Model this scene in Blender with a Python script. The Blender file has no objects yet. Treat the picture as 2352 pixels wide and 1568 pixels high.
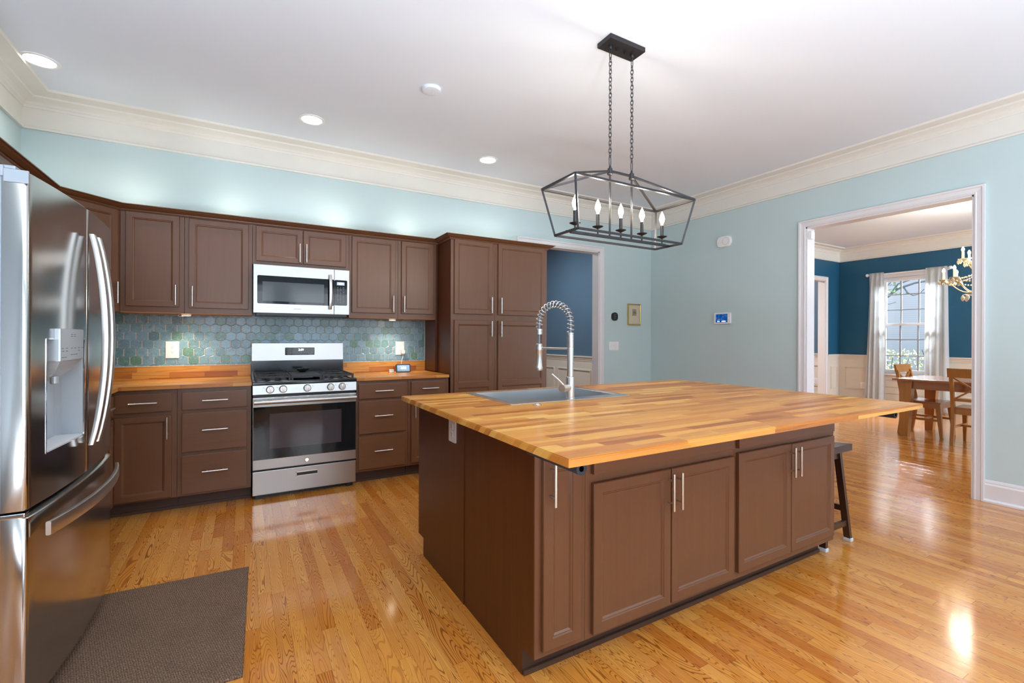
import bpy, bmesh, math, random
from mathutils import Vector, Matrix
random.seed(7)
PI = math.pi
S = bpy.context.scene
COL = S.collection

# ---------------------------------------------------------------- camera
cd = bpy.data.cameras.new('camera'); cam = bpy.data.objects.new('camera', cd); COL.objects.link(cam)
cd.sensor_width = 36.0; cd.sensor_fit = 'HORIZONTAL'
cd.lens = 1067.675 / 2352 * 36.0
cd.shift_x = 0.0; cd.shift_y = -8.14 / 2352
cd.clip_start = 0.05; cd.clip_end = 200
cam.matrix_world = (Matrix.Translation((0, 0, 1.245)) @ Matrix.Rotation(-math.radians(29.8462), 4, 'Z')
                    @ Matrix.Rotation(PI / 2, 4, 'X') @ Matrix.Rotation(0.0037, 4, 'Z'))
S.camera = cam

# ---------------------------------------------------------------- exposure, world, big lights
S.view_settings.view_transform = 'Standard'; S.view_settings.look = 'None'
S.view_settings.exposure = 0.60; S.view_settings.gamma = 1.0
S.view_settings.use_curve_mapping = False
S.cycles.use_denoising = True
S.cycles.max_bounces = 8; S.cycles.diffuse_bounces = 5; S.cycles.glossy_bounces = 4
S.cycles.transmission_bounces = 6; S.cycles.sample_clamp_indirect = 6.0
S.cycles.caustics_reflective = False; S.cycles.caustics_refractive = False
w = bpy.data.worlds.new('sky'); S.world = w; w.use_nodes = True
bg = w.node_tree.nodes['Background']; bg.inputs[0].default_value = (0.82, 0.91, 1.0, 1); bg.inputs[1].default_value = 1.5

def area(name, loc, rot, sx, sy, power, col=(1, 1, 1), spread=PI):
    l = bpy.data.lights.new(name, 'AREA'); l.shape = 'RECTANGLE'; l.size = sx; l.size_y = sy
    l.energy = power; l.color = col; l.spread = spread
    o = bpy.data.objects.new(name, l); COL.objects.link(o); o.location = loc; o.rotation_euler = rot
    return o
DAY = (0.80, 0.90, 1.0)
FLOOR_FILL = [(-.8, -.7), (0.1, -1.1), (-.3, -2.3), (1.1, -2.0), (2.2, -2.5), (3.4, -2.6)]
WINS = [(-0.85, 0.45), (0.95, 2.25), (2.75, 4.05)]            # window openings in the wall behind the camera
for (a, b) in WINS:
    area('window_daylight', ((a + b) / 2, -3.30, 1.55), (PI / 2, 0, 0), b - a - .04, 1.5, 9, DAY)
area('dining_side_fill', (8.9, -2.4, 1.5), (PI / 2, 0, 0), 1.8, 1.4, 150, (.70, .85, 1))  # fill light added out of view to brighten the dining room
area('sky_over_dining_window', (11.35, 3.7, 3.5), (0, math.radians(55), 0), 1.6, 2.2, 1700, (.88, .94, 1))
area('hall_fill', (3.6, 6.3, 2.95), (0, 0, 0), .4, .4, 32, (.86, .93, 1))  # area light added out of sight to light the hall, no fixture
area('study_area_light', (8.4, 6.6, 2.95), (0, 0, 0), .6, .6, 90, (.95, .97, 1))  # unseen area light under the study ceiling, no fixture built

for (x_, y_), w_ in zip(FLOOR_FILL, (72, 76, 64, 56, 46, 40)):                    # fill lights added unseen behind the viewpoint to brighten the ceiling
    area('floor_fill_light', (x_, y_, .262), (PI, 0, 0), .30, .30, w_, (.73, .86, 1.0), math.radians(170))

ABOVE = [(-.75, 4.50), (-.1, 4.52), (.75, 4.52), (1.42, 4.52), (2.45, 4.42)]   # unseen pucks added on the wall cabinets for a warm wall glow
for x_, y_ in ABOVE:
    area('cabinet_top_fill', (x_, y_, 2.24), (PI, 0, 0), .07, .07, .55, (1, .92, .78), math.radians(170))

# ---------------------------------------------------------------- material helpers
def srgb(r, g, b):
    f = lambda c: (c / 255) / 12.92 if c / 255 <= .04045 else ((c / 255 + .055) / 1.055) ** 2.4
    return (f(r), f(g), f(b), 1)

class NT:
    def __init__(s, name):
        s.m = bpy.data.materials.new(name); s.m.use_nodes = True
        s.t = s.m.node_tree; s.b = s.t.nodes['Principled BSDF']
    def n(s, typ, **kw):
        o = s.t.nodes.new(typ)
        for k, v in kw.items(): setattr(o, k, v)
        return o
    def link(s, a, b): s.t.links.new(a, b)
    def setin(s, sock, v):
        if isinstance(v, bpy.types.NodeSocket): s.link(v, sock)
        elif isinstance(v, (int, float)) and sock.type == 'VECTOR': sock.default_value = (v, v, v)
        else: sock.default_value = v
    def math(s, op, a, b=0.0, c=0.0, clamp=False):
        o = s.n('ShaderNodeMath', operation=op, use_clamp=clamp)
        s.setin(o.inputs[0], a); s.setin(o.inputs[1], b); s.setin(o.inputs[2], c)
        return o.outputs[0]
    def comb(s, x, y, z):
        o = s.n('ShaderNodeCombineXYZ')
        for i, v in enumerate((x, y, z)): s.setin(o.inputs[i], v)
        return o.outputs[0]
    def coords(s, kind='Object'):
        o = s.n('ShaderNodeTexCoord'); sp = s.n('ShaderNodeSeparateXYZ')
        s.link(o.outputs[kind], sp.inputs[0])
        return o.outputs[kind], sp.outputs[0], sp.outputs[1], sp.outputs[2]
    def white(s, vec):
        o = s.n('ShaderNodeTexWhiteNoise', noise_dimensions='3D'); s.link(vec, o.inputs['Vector'])
        sp = s.n('ShaderNodeSeparateColor'); s.link(o.outputs['Color'], sp.inputs[0])
        return sp.outputs[0], sp.outputs[1], sp.outputs[2]
    def noise(s, vec, scale=1.0, detail=2.0, rough=.5, dist=0.0):
        o = s.n('ShaderNodeTexNoise'); s.link(vec, o.inputs['Vector'])
        o.inputs['Scale'].default_value = scale; o.inputs['Detail'].default_value = detail
        o.inputs['Roughness'].default_value = rough; o.inputs['Distortion'].default_value = dist
        return o.outputs[0]
    def mix(s, f, a, b, mode='MIX'):
        o = s.n('ShaderNodeMix', data_type='RGBA', blend_type=mode)
        s.setin(o.inputs[0], f); s.setin(o.inputs[6], a); s.setin(o.inputs[7], b)
        return o.outputs[2]
    def ramp(s, f, stops):
        o = s.n('ShaderNodeValToRGB'); e = o.color_ramp.elements
        while len(e) < len(stops): e.new(.5)
        for i, (p, c) in enumerate(stops): e[i].position = p; e[i].color = c
        s.link(f, o.inputs[0]); return o.outputs[0]
    def smooth(s, x, lo, hi):
        o = s.n('ShaderNodeMapRange', interpolation_type='SMOOTHSTEP')
        s.setin(o.inputs[0], x); o.inputs[1].default_value = lo; o.inputs[2].default_value = hi
        o.inputs[3].default_value = 0; o.inputs[4].default_value = 1
        return o.outputs[0]
    def bump(s, h, strength, dist=.002):
        o = s.n('ShaderNodeBump'); o.inputs['Strength'].default_value = strength; o.inputs['Distance'].default_value = dist
        s.link(h, o.inputs['Height']); s.link(o.outputs[0], s.b.inputs['Normal'])

def simple(name, col, rough=.5, metal=0.0, var=.0, vscale=8.0, coat=0.0, spec=.5, emit=None, estr=0.0, trans=0.0, ior=1.45, bump=0.0, bscale=200, stretch=None):
    k = NT(name); c, x, y, z = k.coords()
    if stretch: c = k.comb(k.math('MULTIPLY', x, stretch[0]), k.math('MULTIPLY', y, stretch[1]), k.math('MULTIPLY', z, stretch[2]))
    nz = k.noise(c, vscale, 3)
    d = tuple(v * (1 - var) for v in col[:3]) + (1,); l = tuple(min(1, v * (1 + var)) for v in col[:3]) + (1,)
    k.link(k.ramp(nz, [(.3, d), (.7, l)]), k.b.inputs['Base Color'])
    k.b.inputs['Roughness'].default_value = rough; k.b.inputs['Metallic'].default_value = metal
    k.b.inputs['Coat Weight'].default_value = coat; k.b.inputs['Specular IOR Level'].default_value = spec
    k.b.inputs['Coat Roughness'].default_value = .12
    if emit: k.b.inputs['Emission Color'].default_value = emit; k.b.inputs['Emission Strength'].default_value = estr
    if trans: k.b.inputs['Transmission Weight'].default_value = trans; k.b.inputs['IOR'].default_value = ior
    if bump: k.bump(k.noise(c, bscale, 3), bump)
    return k.m

def plank_mat(name, wid, lmin, lvar, along, pal, grain, rough, gap=.0008, coat=0.0, rings=7.0, endgrain=False, gapdark=.35, nstr=1.0):
    """boards / staves running along an axis, each with its own tone and its own grain"""
    k = NT(name); c, x, y, z = k.coords()
    if along == 'Y': across, run = k.math('ADD', x, k.math('MULTIPLY', z, 1.0)), y
    else: across, run = k.math('ADD', y, z), x
    px = k.math('DIVIDE', across, wid); col = k.math('FLOOR', px); fx = k.math('SUBTRACT', px, col)
    r1, r2, _ = k.white(k.comb(col, 3.1, 7.7))
    L = k.math('MULTIPLY_ADD', r2, lvar, lmin)
    py = k.math('DIVIDE', k.math('MULTIPLY_ADD', r1, 9.0, run), L); row = k.math('FLOOR', py); fy = k.math('SUBTRACT', py, row)
    a, b, d = k.white(k.comb(col, row, 1.7))
    u = k.math('MULTIPLY_ADD', k.math('SUBTRACT', fx, .5), k.math('MULTIPLY_ADD', a, 1.3 * wid / .057, .5 * wid / .057), k.math('MULTIPLY', b, 40))
    v = k.math('MULTIPLY_ADD', run, 1.9, k.math('MULTIPLY', d, 60))
    n1 = k.noise(k.comb(u, v, k.math('MULTIPLY', a, 30)), 1.0, 1.2, .4, .15)
    sn = k.math('SINE', k.math('MULTIPLY', n1, rings * 2 * PI))
    line = k.smooth(sn, .40, 1.0)
    fine = k.noise(k.comb(k.math('MULTIPLY', across, 420), k.math('MULTIPLY', run, 14), k.math('MULTIPLY', a, 9)), 1.0, 3, .6)
    broad = k.noise(k.comb(k.math('MULTIPLY', across, 20), k.math('MULTIPLY', run, 2.4), k.math('MULTIPLY', b, 9)), 1.0, 2)
    base = k.ramp(d, pal)
    base = k.mix(k.math('MULTIPLY', k.math('MULTIPLY', line, grain), k.math('MULTIPLY_ADD', b, .6, .4)), base, (.30, .16, .07, 1), 'MULTIPLY')
    base = k.mix(k.math('MULTIPLY', k.smooth(fine, .52, .72), .28 * nstr), base, (.5, .36, .25, 1), 'MULTIPLY')
    base = k.mix(k.math('MULTIPLY', k.smooth(broad, .4, .75), .3 * nstr), base, (.72, .58, .45, 1), 'MULTIPLY')
    gx = k.math('MULTIPLY', k.math('MINIMUM', fx, k.math('SUBTRACT', 1.0, fx)), wid)
    gy = k.math('MULTIPLY', k.math('MINIMUM', fy, k.math('SUBTRACT', 1.0, fy)), L)
    g = k.math('SUBTRACT', 1.0, k.smooth(k.math('MINIMUM', gx, gy), gap * .4, gap * 1.3))
    base = k.mix(k.math('MULTIPLY', g, gapdark * 1.6, clamp=True), base, (.22, .12, .06, 1), 'MULTIPLY')
    k.link(base, k.b.inputs['Base Color'])
    k.link(k.math('MULTIPLY_ADD', fine, .12, rough - .06), k.b.inputs['Roughness'])
    k.b.inputs['Coat Weight'].default_value = coat; k.b.inputs['Coat Roughness'].default_value = .1
    tilt = k.math('MULTIPLY', k.math('MULTIPLY', k.math('SUBTRACT', fx, .5), k.math('SUBTRACT', a, .5)), 2.0)
    k.bump(k.math('SUBTRACT', k.math('MULTIPLY_ADD', tilt, .5, k.math('MULTIPLY', line, -.12)), g), .35, .0009)
    return k.m

def wood_mat(name, base, dark, rough=.4, coat=.0, grain=.35, axis='Z', scale=1.0, spec=.5):
    k = NT(name); c, x, y, z = k.coords()
    s1, s2 = 55 * scale, 2.2 * scale
    m = {'X': (s2, s1, s1), 'Y': (s1, s2, s1), 'Z': (s1, s1, s2)}[axis]
    v = k.comb(k.math('MULTIPLY', x, m[0]), k.math('MULTIPLY', y, m[1]), k.math('MULTIPLY', z, m[2]))
    n1 = k.noise(v, 1.0, 4, .6, .4); n2 = k.noise(c, 3.0, 2)
    f = k.math('MULTIPLY', k.smooth(n1, .35, .75), grain)
    col = k.mix(f, base, dark); col = k.mix(k.math('MULTIPLY', k.smooth(n2, .3, .8), .25), col, tuple(q * .72 for q in base[:3]) + (1,))
    k.link(col, k.b.inputs['Base Color']); k.b.inputs['Roughness'].default_value = rough
    k.b.inputs['Coat Weight'].default_value = coat; k.b.inputs['Coat Roughness'].default_value = .15
    k.b.inputs['Specular IOR Level'].default_value = spec
    k.bump(n1, .06, .0006)
    return k.m

def steel(name, col, rough=.28, axis='Z', aniso=.0, streak=.06):
    k = NT(name); c, x, y, z = k.coords()
    m = {'X': (2, 500, 500), 'Y': (500, 2, 500), 'Z': (500, 500, 2)}[axis]
    v = k.comb(k.math('MULTIPLY', x, m[0]), k.math('MULTIPLY', y, m[1]), k.math('MULTIPLY', z, m[2]))
    n1 = k.noise(v, 1.0, 3, .6); n2 = k.noise(c, 5, 2)
    k.link(k.mix(k.math('MULTIPLY', n1, .12), col, tuple(q * .7 for q in col[:3]) + (1,)), k.b.inputs['Base Color'])
    k.b.inputs['Metallic'].default_value = 1.0
    k.link(k.math('MULTIPLY_ADD', n1, streak, k.math('MULTIPLY_ADD', n2, .05, rough - .04)), k.b.inputs['Roughness'])
    k.bump(n1, .004, .0003)
    return k.m

M = {}
M['wall_plain'] = simple('unseen_wall_dimming_grey', srgb(92, 97, 100), .6, var=.012, vscale=3)  # dark grey for unseen walls, so steel and glass reflect less light
M['wall'] = simple('aqua_wall_paint', srgb(194, 214, 216), .6, var=.012, vscale=3, bump=.02, bscale=350)
M['ceiling'] = simple('white_ceiling_paint', srgb(225, 232, 241), .8, var=.01, vscale=2, bump=.02, bscale=300)
M['trim'] = simple('white_trim_paint', srgb(226, 225, 227), .35, var=.01)
M['crown'] = simple('cream_trim_paint', srgb(228, 226, 219), .4, var=.012)
M['blue'] = simple('dark_teal_wall_paint', srgb(32, 90, 122), .45, var=.03, vscale=3)
M['blue2'] = simple('teal_wall_paint_lit_paler', srgb(92, 116, 136), .4, var=.03, vscale=3)  # the same blue paint, made paler to hold the hall's different light
M['cab'] = wood_mat('brown_stained_maple', srgb(111, 73, 48), srgb(90, 56, 34), .36, .04, .22)
M['cabh'] = wood_mat('brown_stained_maple_level_grain', srgb(111, 73, 48), srgb(90, 56, 34), .36, .04, .28, 'X')
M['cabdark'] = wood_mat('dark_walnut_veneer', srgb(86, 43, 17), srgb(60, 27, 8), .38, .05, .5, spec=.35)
M['cabin'] = wood_mat('raw_cabinet_underside', srgb(172, 120, 70), srgb(140, 90, 50), .5, 0, .4, 'X')
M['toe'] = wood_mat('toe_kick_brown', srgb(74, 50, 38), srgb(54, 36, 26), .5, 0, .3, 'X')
M['floor'] = plank_mat('oak_strip_floor', .0572, .45, .75, 'Y',
    [(0, srgb(206, 125, 44)), (.3, srgb(219, 145, 60)), (.62, srgb(227, 158, 75)), (1, srgb(198, 117, 42))], .8, .12, coat=.4, rings=30)
M['block'] = plank_mat('acacia_butcher_block', .044, .22, .5, 'X',
    [(0, srgb(160, 88, 30)), (.18, srgb(198, 128, 52)), (.45, srgb(220, 158, 74)), (.7, srgb(188, 112, 42)), (.85, srgb(214, 150, 66)), (1, srgb(238, 190, 104))], .28, .36, gap=.0004, coat=.08, rings=3, gapdark=.12, nstr=.8)
M['steel'] = steel('brushed_stainless', (.46, .45, .435, 1), .30, 'X')
M['steelv'] = steel('brushed_stainless_upright', (.52, .51, .495, 1), .15, 'Z')
M['nickel'] = steel('brushed_nickel', (.70, .68, .65, 1), .30, 'Z')
M['chrome'] = simple('bright_chrome', (.85, .86, .88, 1), .08, 1.0)
M['sinksteel'] = steel('satin_sink_steel', (.66, .67, .68, 1), .3, 'X')
M['blackglass'] = simple('black_glass', (.010, .012, .014, 1), .04, spec=.5, coat=.0)
M['tintglass'] = simple('grey_mesh_window', (.09, .105, .115, 1), .08, spec=.5, coat=0, var=.1, vscale=400)
M['ovenwin'] = simple('dark_oven_window', (.055, .046, .052, 1), .06, spec=.5, coat=0)
M['enamel'] = simple('black_enamel', (.012, .018, .024, 1), .12, coat=.6)
M['iron'] = simple('cast_iron', (.028, .028, .030, 1), .55, var=.2, vscale=60, bump=.15, bscale=500)
M['blackplastic'] = simple('black_plastic', (.015, .016, .018, 1), .35)
M['greyplastic'] = simple('grey_plastic', srgb(150, 158, 166), .35)
M['dispgrey'] = simple('silver_grey_plastic', srgb(176, 182, 186), .3, .3)
M['whiteplastic'] = simple('white_plastic', srgb(240, 240, 240), .3)
M['almond'] = simple('pale_grey_plastic', srgb(205, 198, 194), .35)
M['slot'] = simple('dark_slot', srgb(70, 70, 72), .5)
M['bronze'] = simple('dark_bronze_metal', srgb(66, 64, 66), .4, .75, var=.08, vscale=30)
M['gold'] = simple('polished_gold_frame', (.72, .52, .18, 1), .22, 1.0)
M['mat'] = None
M['foam'] = simple('black_foam_tube', srgb(44, 48, 54), .85, var=.3, vscale=160, bump=.4, bscale=300)
M['stool'] = wood_mat('espresso_stool_wood', srgb(64, 38, 26), srgb(40, 22, 14), .38, .3, .4)
M['tape'] = simple('white_foot_pad', srgb(205, 215, 222), .6, var=.08, vscale=60)
M['pine'] = wood_mat('honey_pine', srgb(178, 118, 52), srgb(140, 84, 32), .35, .3, .4, 'Z')
M['pineh'] = wood_mat('honey_pine_level', srgb(170, 108, 56), srgb(130, 76, 34), .25, .5, .4, 'Y')
M['wainscot'] = simple('cream_wainscot_paint', srgb(222, 216, 204), .4, var=.01)
M['curtain'] = None
M['bulb'] = simple('glowing_bulb', (1, .85, .6, 1), .3, emit=(1, .78, .48, 1), estr=26)
M['lampglow'] = simple('lit_lens', (1, 1, 1, 1), .3, emit=(1, .97, .92, 1), estr=9)
M['puck'] = simple('lit_puck', (1, 1, 1, 1), .3, emit=(1, .86, .62, 1), estr=14)
M['crystal'] = simple('cut_crystal', (1.0, .89, .64, 1), .08, trans=.3, ior=1.5, spec=.8)
M['candle'] = simple('glowing_ivory_sleeve', srgb(246, 226, 178), .4, emit=(1, .8, .5, 1), estr=.5)  # sleeves given a faint glow of their own, standing for bulb light
M['brass'] = simple('antique_brass', (.62, .46, .22, 1), .3, 1.0)
M['digits'] = simple('lit_digits', (1, 1, 1, 1), .4, emit=(.85, .93, 1, 1), estr=3.2)
M['icons'] = simple('panel_print', srgb(150, 152, 156), .5)
M['iconsd'] = simple('grey_print', srgb(110, 116, 122), .5)
M['lcd'] = simple('lcd_grey', srgb(150, 165, 190), .2, emit=(.5, .6, .8, 1), estr=.35)
M['grout'] = simple('pale_grout', srgb(196, 186, 174), .8, var=.05, vscale=40)
M['caulk'] = simple('white_caulk', srgb(236, 226, 206), .5)
M['glass'] = simple('window_glass', (1, 1, 1, 1), .0, trans=1.0, ior=1.02, spec=.3)
def thin_glass():
    k = NT('clear_pane'); tr = k.n('ShaderNodeBsdfTransparent'); gl = k.n('ShaderNodeBsdfGlossy'); gl.inputs['Roughness'].default_value = .02
    fr_ = k.n('ShaderNodeFresnel'); fr_.inputs[0].default_value = 1.25; mx = k.n('ShaderNodeMixShader')
    k.link(fr_.outputs[0], mx.inputs[0]); k.link(tr.outputs[0], mx.inputs[1]); k.link(gl.outputs[0], mx.inputs[2]); k.link(mx.outputs[0], k.t.nodes['Material Output'].inputs[0])
    return k.m
M['glass'] = thin_glass()
M['siding'] = None
M['leaf'] = simple('yellow_green_leaf', srgb(196, 200, 120), .6, var=.25, vscale=9)
M['leafd'] = simple('green_leaf', srgb(132, 158, 104), .6, var=.3, vscale=9)
M['bark'] = simple('grey_bark', srgb(96, 90, 88), .8, var=.2, vscale=20)
M['grass'] = simple('lawn', srgb(110, 128, 70), .9, var=.25, vscale=3)
M['paper'] = simple('beige_mount', srgb(206, 196, 172), .7, var=.02)
M['hose'] = simple('grey_hose', srgb(120, 128, 138), .35, .4)

def make_mat_material():
    k = NT('brown_woven_mat'); c, x, y, z = k.coords()
    n1 = k.noise(c, 190, 4, .7); n2 = k.noise(c, 7, 3)
    wv = k.math('MULTIPLY', k.math('SINE', k.math('MULTIPLY', k.math('ADD', x, y), 520)), k.math('SINE', k.math('MULTIPLY', k.math('SUBTRACT', x, y), 300)))
    f = k.math('MULTIPLY_ADD', wv, .10, n1)
    col = k.ramp(f, [(.30, srgb(62, 43, 32)), (.5, srgb(108, 82, 62)), (.72, srgb(160, 132, 108))])
    col = k.mix(k.math('MULTIPLY', k.smooth(n2, .45, .75), .3), col, (.6, .55, .52, 1), 'MULTIPLY')
    k.link(col, k.b.inputs['Base Color']); k.b.inputs['Roughness'].default_value = .95
    k.bump(f, .8, .003); return k.m
M['mat'] = make_mat_material()

def make_tile():
    k = NT('glazed_blue_green_tile'); c, x, y, z = k.coords()
    at = k.n('ShaderNodeAttribute', attribute_name='tone'); sp = k.n('ShaderNodeSeparateColor'); k.link(at.outputs['Color'], sp.inputs[0])
    base = k.ramp(sp.outputs[0], [(0, srgb(92, 136, 138)), (.3, srgb(116, 154, 166)), (.55, srgb(130, 166, 184)), (.78, srgb(98, 132, 144)), (1, srgb(98, 140, 122))])
    n1 = k.noise(c, 75, 5, .7, .6); n2 = k.noise(c, 28, 3, .6)
    base = k.mix(k.math('MULTIPLY', k.smooth(n1, .48, .72), .38), base, srgb(196, 212, 216))
    base = k.mix(k.math('MULTIPLY', k.smooth(n2, .5, .75), .5), base, srgb(82, 106, 108))
    k.link(base, k.b.inputs['Base Color'])
    k.b.inputs['Roughness'].default_value = .28; k.b.inputs['Coat Weight'].default_value = .25; k.b.inputs['Coat Roughness'].default_value = .06
    k.bump(n2, .12, .002); return k.m
M['tile'] = make_tile()

def make_siding():
    k = NT('grey_lap_siding'); c, x, y, z = k.coords()
    p = k.math('FRACT', k.math('DIVIDE', z, .055))
    col = k.mix(k.smooth(p, .0, .12), srgb(150, 142, 150), srgb(194, 186, 194))
    k.link(col, k.b.inputs['Base Color']); k.b.inputs['Roughness'].default_value = .7
    k.bump(p, .5, .012); return k.m
M['siding'] = make_siding()

def make_curtain():
    k = NT('white_sheer_fabric'); c, x, y, z = k.coords()
    k.b.inputs['Base Color'].default_value = srgb(238, 238, 236); k.b.inputs['Roughness'].default_value = .9
    k.link(k.ramp(k.noise(c, 300, 2), [(.3, srgb(228, 228, 226)), (.7, srgb(244, 244, 243))]), k.b.inputs['Base Color'])
    tr = k.n('ShaderNodeBsdfTranslucent'); tr.inputs[0].default_value = srgb(235, 238, 240)
    mx = k.n('ShaderNodeMixShader'); mx.inputs[0].default_value = .6
    out = k.t.nodes['Material Output']
    k.link(k.b.outputs[0], mx.inputs[1]); k.link(tr.outputs[0], mx.inputs[2]); k.link(mx.outputs[0], out.inputs[0])
    return k.m
M['curtain'] = make_curtain()

# ---------------------------------------------------------------- mesh helpers
class G:
    """collects shapes into ONE mesh"""
    def __init__(s): s.bm = bmesh.new()
    def box(s, x0, x1, y0, y1, z0, z1, bev=0.0, rot=None):
        vs = [s.bm.verts.new(p) for p in ((x0, y0, z0), (x1, y0, z0), (x1, y1, z0), (x0, y1, z0), (x0, y0, z1), (x1, y0, z1), (x1, y1, z1), (x0, y1, z1))]
        fs = [s.bm.faces.new([vs[i] for i in q]) for q in ((0, 3, 2, 1), (4, 5, 6, 7), (0, 1, 5, 4), (1, 2, 6, 5), (2, 3, 7, 6), (3, 0, 4, 7))]
        if bev:
            es = list({e for f in fs for e in f.edges})
            bmesh.ops.bevel(s.bm, geom=es, offset=bev, segments=2, affect='EDGES', profile=.7, clamp_overlap=True)
        return s
    def ring(s, pts): return [s.bm.verts.new(p) for p in pts]
    def skin(s, a, b, closed=True):
        n = len(a)
        for i in range(n if closed else n - 1):
            j = (i + 1) % n
            try: s.bm.faces.new((a[i], a[j], b[j], b[i]))
            except ValueError: pass
    def cap(s, r, flip=False):
        try: s.bm.faces.new(list(reversed(r)) if flip else r)
        except ValueError: pass
    def tube(s, path, r, seg=10, cap=True, closed=False):
        path = [Vector(p) for p in path]; n = len(path); rings = []
        rr = r if isinstance(r, (list, tuple)) else [r] * n
        up = None
        for i, p in enumerate(path):
            if closed: t = path[(i + 1) % n] - path[i - 1]
            else: t = path[min(i + 1, n - 1)] - path[max(i - 1, 0)]
            t.normalize()
            if up is None:
                up = Vector((0, 0, 1)) if abs(t.z) < .9 else Vector((1, 0, 0))
            sx = t.cross(up).normalized(); up = sx.cross(t).normalized()
            rings.append(s.ring([p + rr[i] * (math.cos(2 * PI * k / seg) * sx + math.sin(2 * PI * k / seg) * up) for k in range(seg)]))
        for a, b in zip(rings, rings[1:]): s.skin(a, b)
        if closed: s.skin(rings[-1], rings[0])
        elif cap: s.cap(rings[0], True); s.cap(rings[-1])
        return s
    def bar(s, a, b, wx, wy, up=(0, 0, 1)):
        """rectangular bar from a to b; wx across, wy along 'up'"""
        a, b = Vector(a), Vector(b); t = (b - a).normalized(); up = Vector(up)
        if abs(t.dot(up)) > .99: up = Vector((1, 0, 0))
        sx = t.cross(up).normalized(); uu = sx.cross(t).normalized()
        f = lambda p: s.ring([p + sx * q[0] * wx / 2 + uu * q[1] * wy / 2 for q in ((-1, -1), (1, -1), (1, 1), (-1, 1))])
        A, B = f(a), f(b); s.skin(A, B); s.cap(A, True); s.cap(B)
        return s
    def taper(s, a, wa, b, wb):
        """bar with axis aligned sections wa=(wx,wy) at a, wb at b"""
        f = lambda p, w_: s.ring([(p[0] + q[0] * w_[0] / 2, p[1] + q[1] * w_[1] / 2, p[2]) for q in ((-1, -1), (1, -1), (1, 1), (-1, 1))])
        A, B = f(a, wa), f(b, wb); s.skin(A, B); s.cap(A, True); s.cap(B); return s
    def lathe(s, prof, c=(0, 0, 0), seg=24, axis='Z', capends=True):
        rings = []
        for r, h in prof:
            pts = []
            for k in range(seg):
                a = 2 * PI * k / seg; u, v = r * math.cos(a), r * math.sin(a)
                pts.append({'Z': (c[0] + u, c[1] + v, c[2] + h), 'Y': (c[0] + u, c[1] + h, c[2] + v), 'X': (c[0] + h, c[1] + u, c[2] + v)}[axis])
            rings.append(s.ring(pts))
        for a, b in zip(rings, rings[1:]): s.skin(a, b)
        if capends: s.cap(rings[0], True); s.cap(rings[-1])
        return s
    def prism(s, poly, z0, z1, axis='Z'):
        f = lambda p, h: {'Z': (p[0], p[1], h), 'Y': (p[0], h, p[1]), 'X': (h, p[0], p[1])}[axis]
        A = s.ring([f(p, z0) for p in poly]); B = s.ring([f(p, z1) for p in poly])
        s.skin(A, B); s.cap(A, True); s.cap(B); return s
    def sphere(s, c, r, sx=1, sy=1, sz=1, u=10, v=8):
        prof = [(max(1e-4, r * math.sin(PI * i / v)), -r * math.cos(PI * i / v)) for i in range(v + 1)]
        n0 = len(s.bm.verts); s.lathe(prof, (0, 0, 0), u)
        s.bm.verts.ensure_lookup_table()
        for q in s.bm.verts[n0:]: q.co = Vector((q.co.x * sx + c[0], q.co.y * sy + c[1], q.co.z * sz + c[2]))
        return s
    def sweep(s, path, prof, closed=False, zbase=0.0):
        """mitred moulding: path is 2D, profile (offset to the left of travel, z)"""
        n = len(path); rings = []
        for i, p in enumerate(path):
            p = Vector(p)
            d0 = (p - Vector(path[i - 1])).normalized() if (i > 0 or closed) else None
            d1 = (Vector(path[(i + 1) % n]) - p).normalized() if (i < n - 1 or closed) else None
            if d0 is None: d0 = d1
            if d1 is None: d1 = d0
            n0 = Vector((-d0.y, d0.x)); n1 = Vector((-d1.y, d1.x)); m = (n0 + n1)
            m = m / max(1e-6, m.dot(n0))
            rings.append(s.ring([(p.x + m.x * o, p.y + m.y * o, zbase + z) for o, z in prof]))
        for a, b in zip(rings, rings[1:]): s.skin(a, b)
        if closed: s.skin(rings[-1], rings[0])
        else: s.cap(rings[0], True); s.cap(rings[-1])
        return s
    def done(s, name, mat, parent=None, smooth=False, world=True, kind=None, label=None):
        bmesh.ops.recalc_face_normals(s.bm, faces=s.bm.faces)
        me = bpy.data.meshes.new(name); s.bm.to_mesh(me); s.bm.free()
        me.materials.append(M[mat] if isinstance(mat, str) else mat)
        o = bpy.data.objects.new(name, me); COL.objects.link(o)
        if smooth:
            for p in me.polygons: p.use_smooth = True
            try: me.set_sharp_from_angle(angle=math.radians(38))
            except Exception: pass
        if parent is not None:
            if world: me.transform(RM[root_of(parent)].inverted())
            o.parent = parent
        if kind: o['kind'] = kind
        if label: o['label'] = label
        return o
RM = {}
def root_of(o):
    while o.parent: o = o.parent
    return o
def thing(name, label, cat, loc=(0, 0, 0), rz=0.0, group=None):
    o = bpy.data.objects.new(name, None); COL.objects.link(o); o.empty_display_size = .05
    o.location = loc; o.rotation_euler = (0, 0, rz); RM[o] = Matrix.Translation(loc) @ Matrix.Rotation(rz, 4, 'Z')
    return tag(o, label, cat, group)
def tag(o, label, cat, group=None):
    o['label'] = label; o['category'] = cat
    if group: o['group'] = group
    return o
def struct(g, name, mat, smooth=False): return g.done(name, mat, None, smooth, kind='structure')
def recenter(o, loc):
    """put a single-mesh thing's origin at its base"""
    o.data.transform(Matrix.Translation(-Vector(loc))); o.location = loc; return o
def dup(o, parent=None, shift=(0, 0, 0)):
    c = o.copy(); COL.objects.link(c)
    if parent is not None: c.parent = parent
    else: c.location = Vector(o.location) + Vector(shift)
    for ch in list(o.children): dup(ch, c)
    return c
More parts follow.
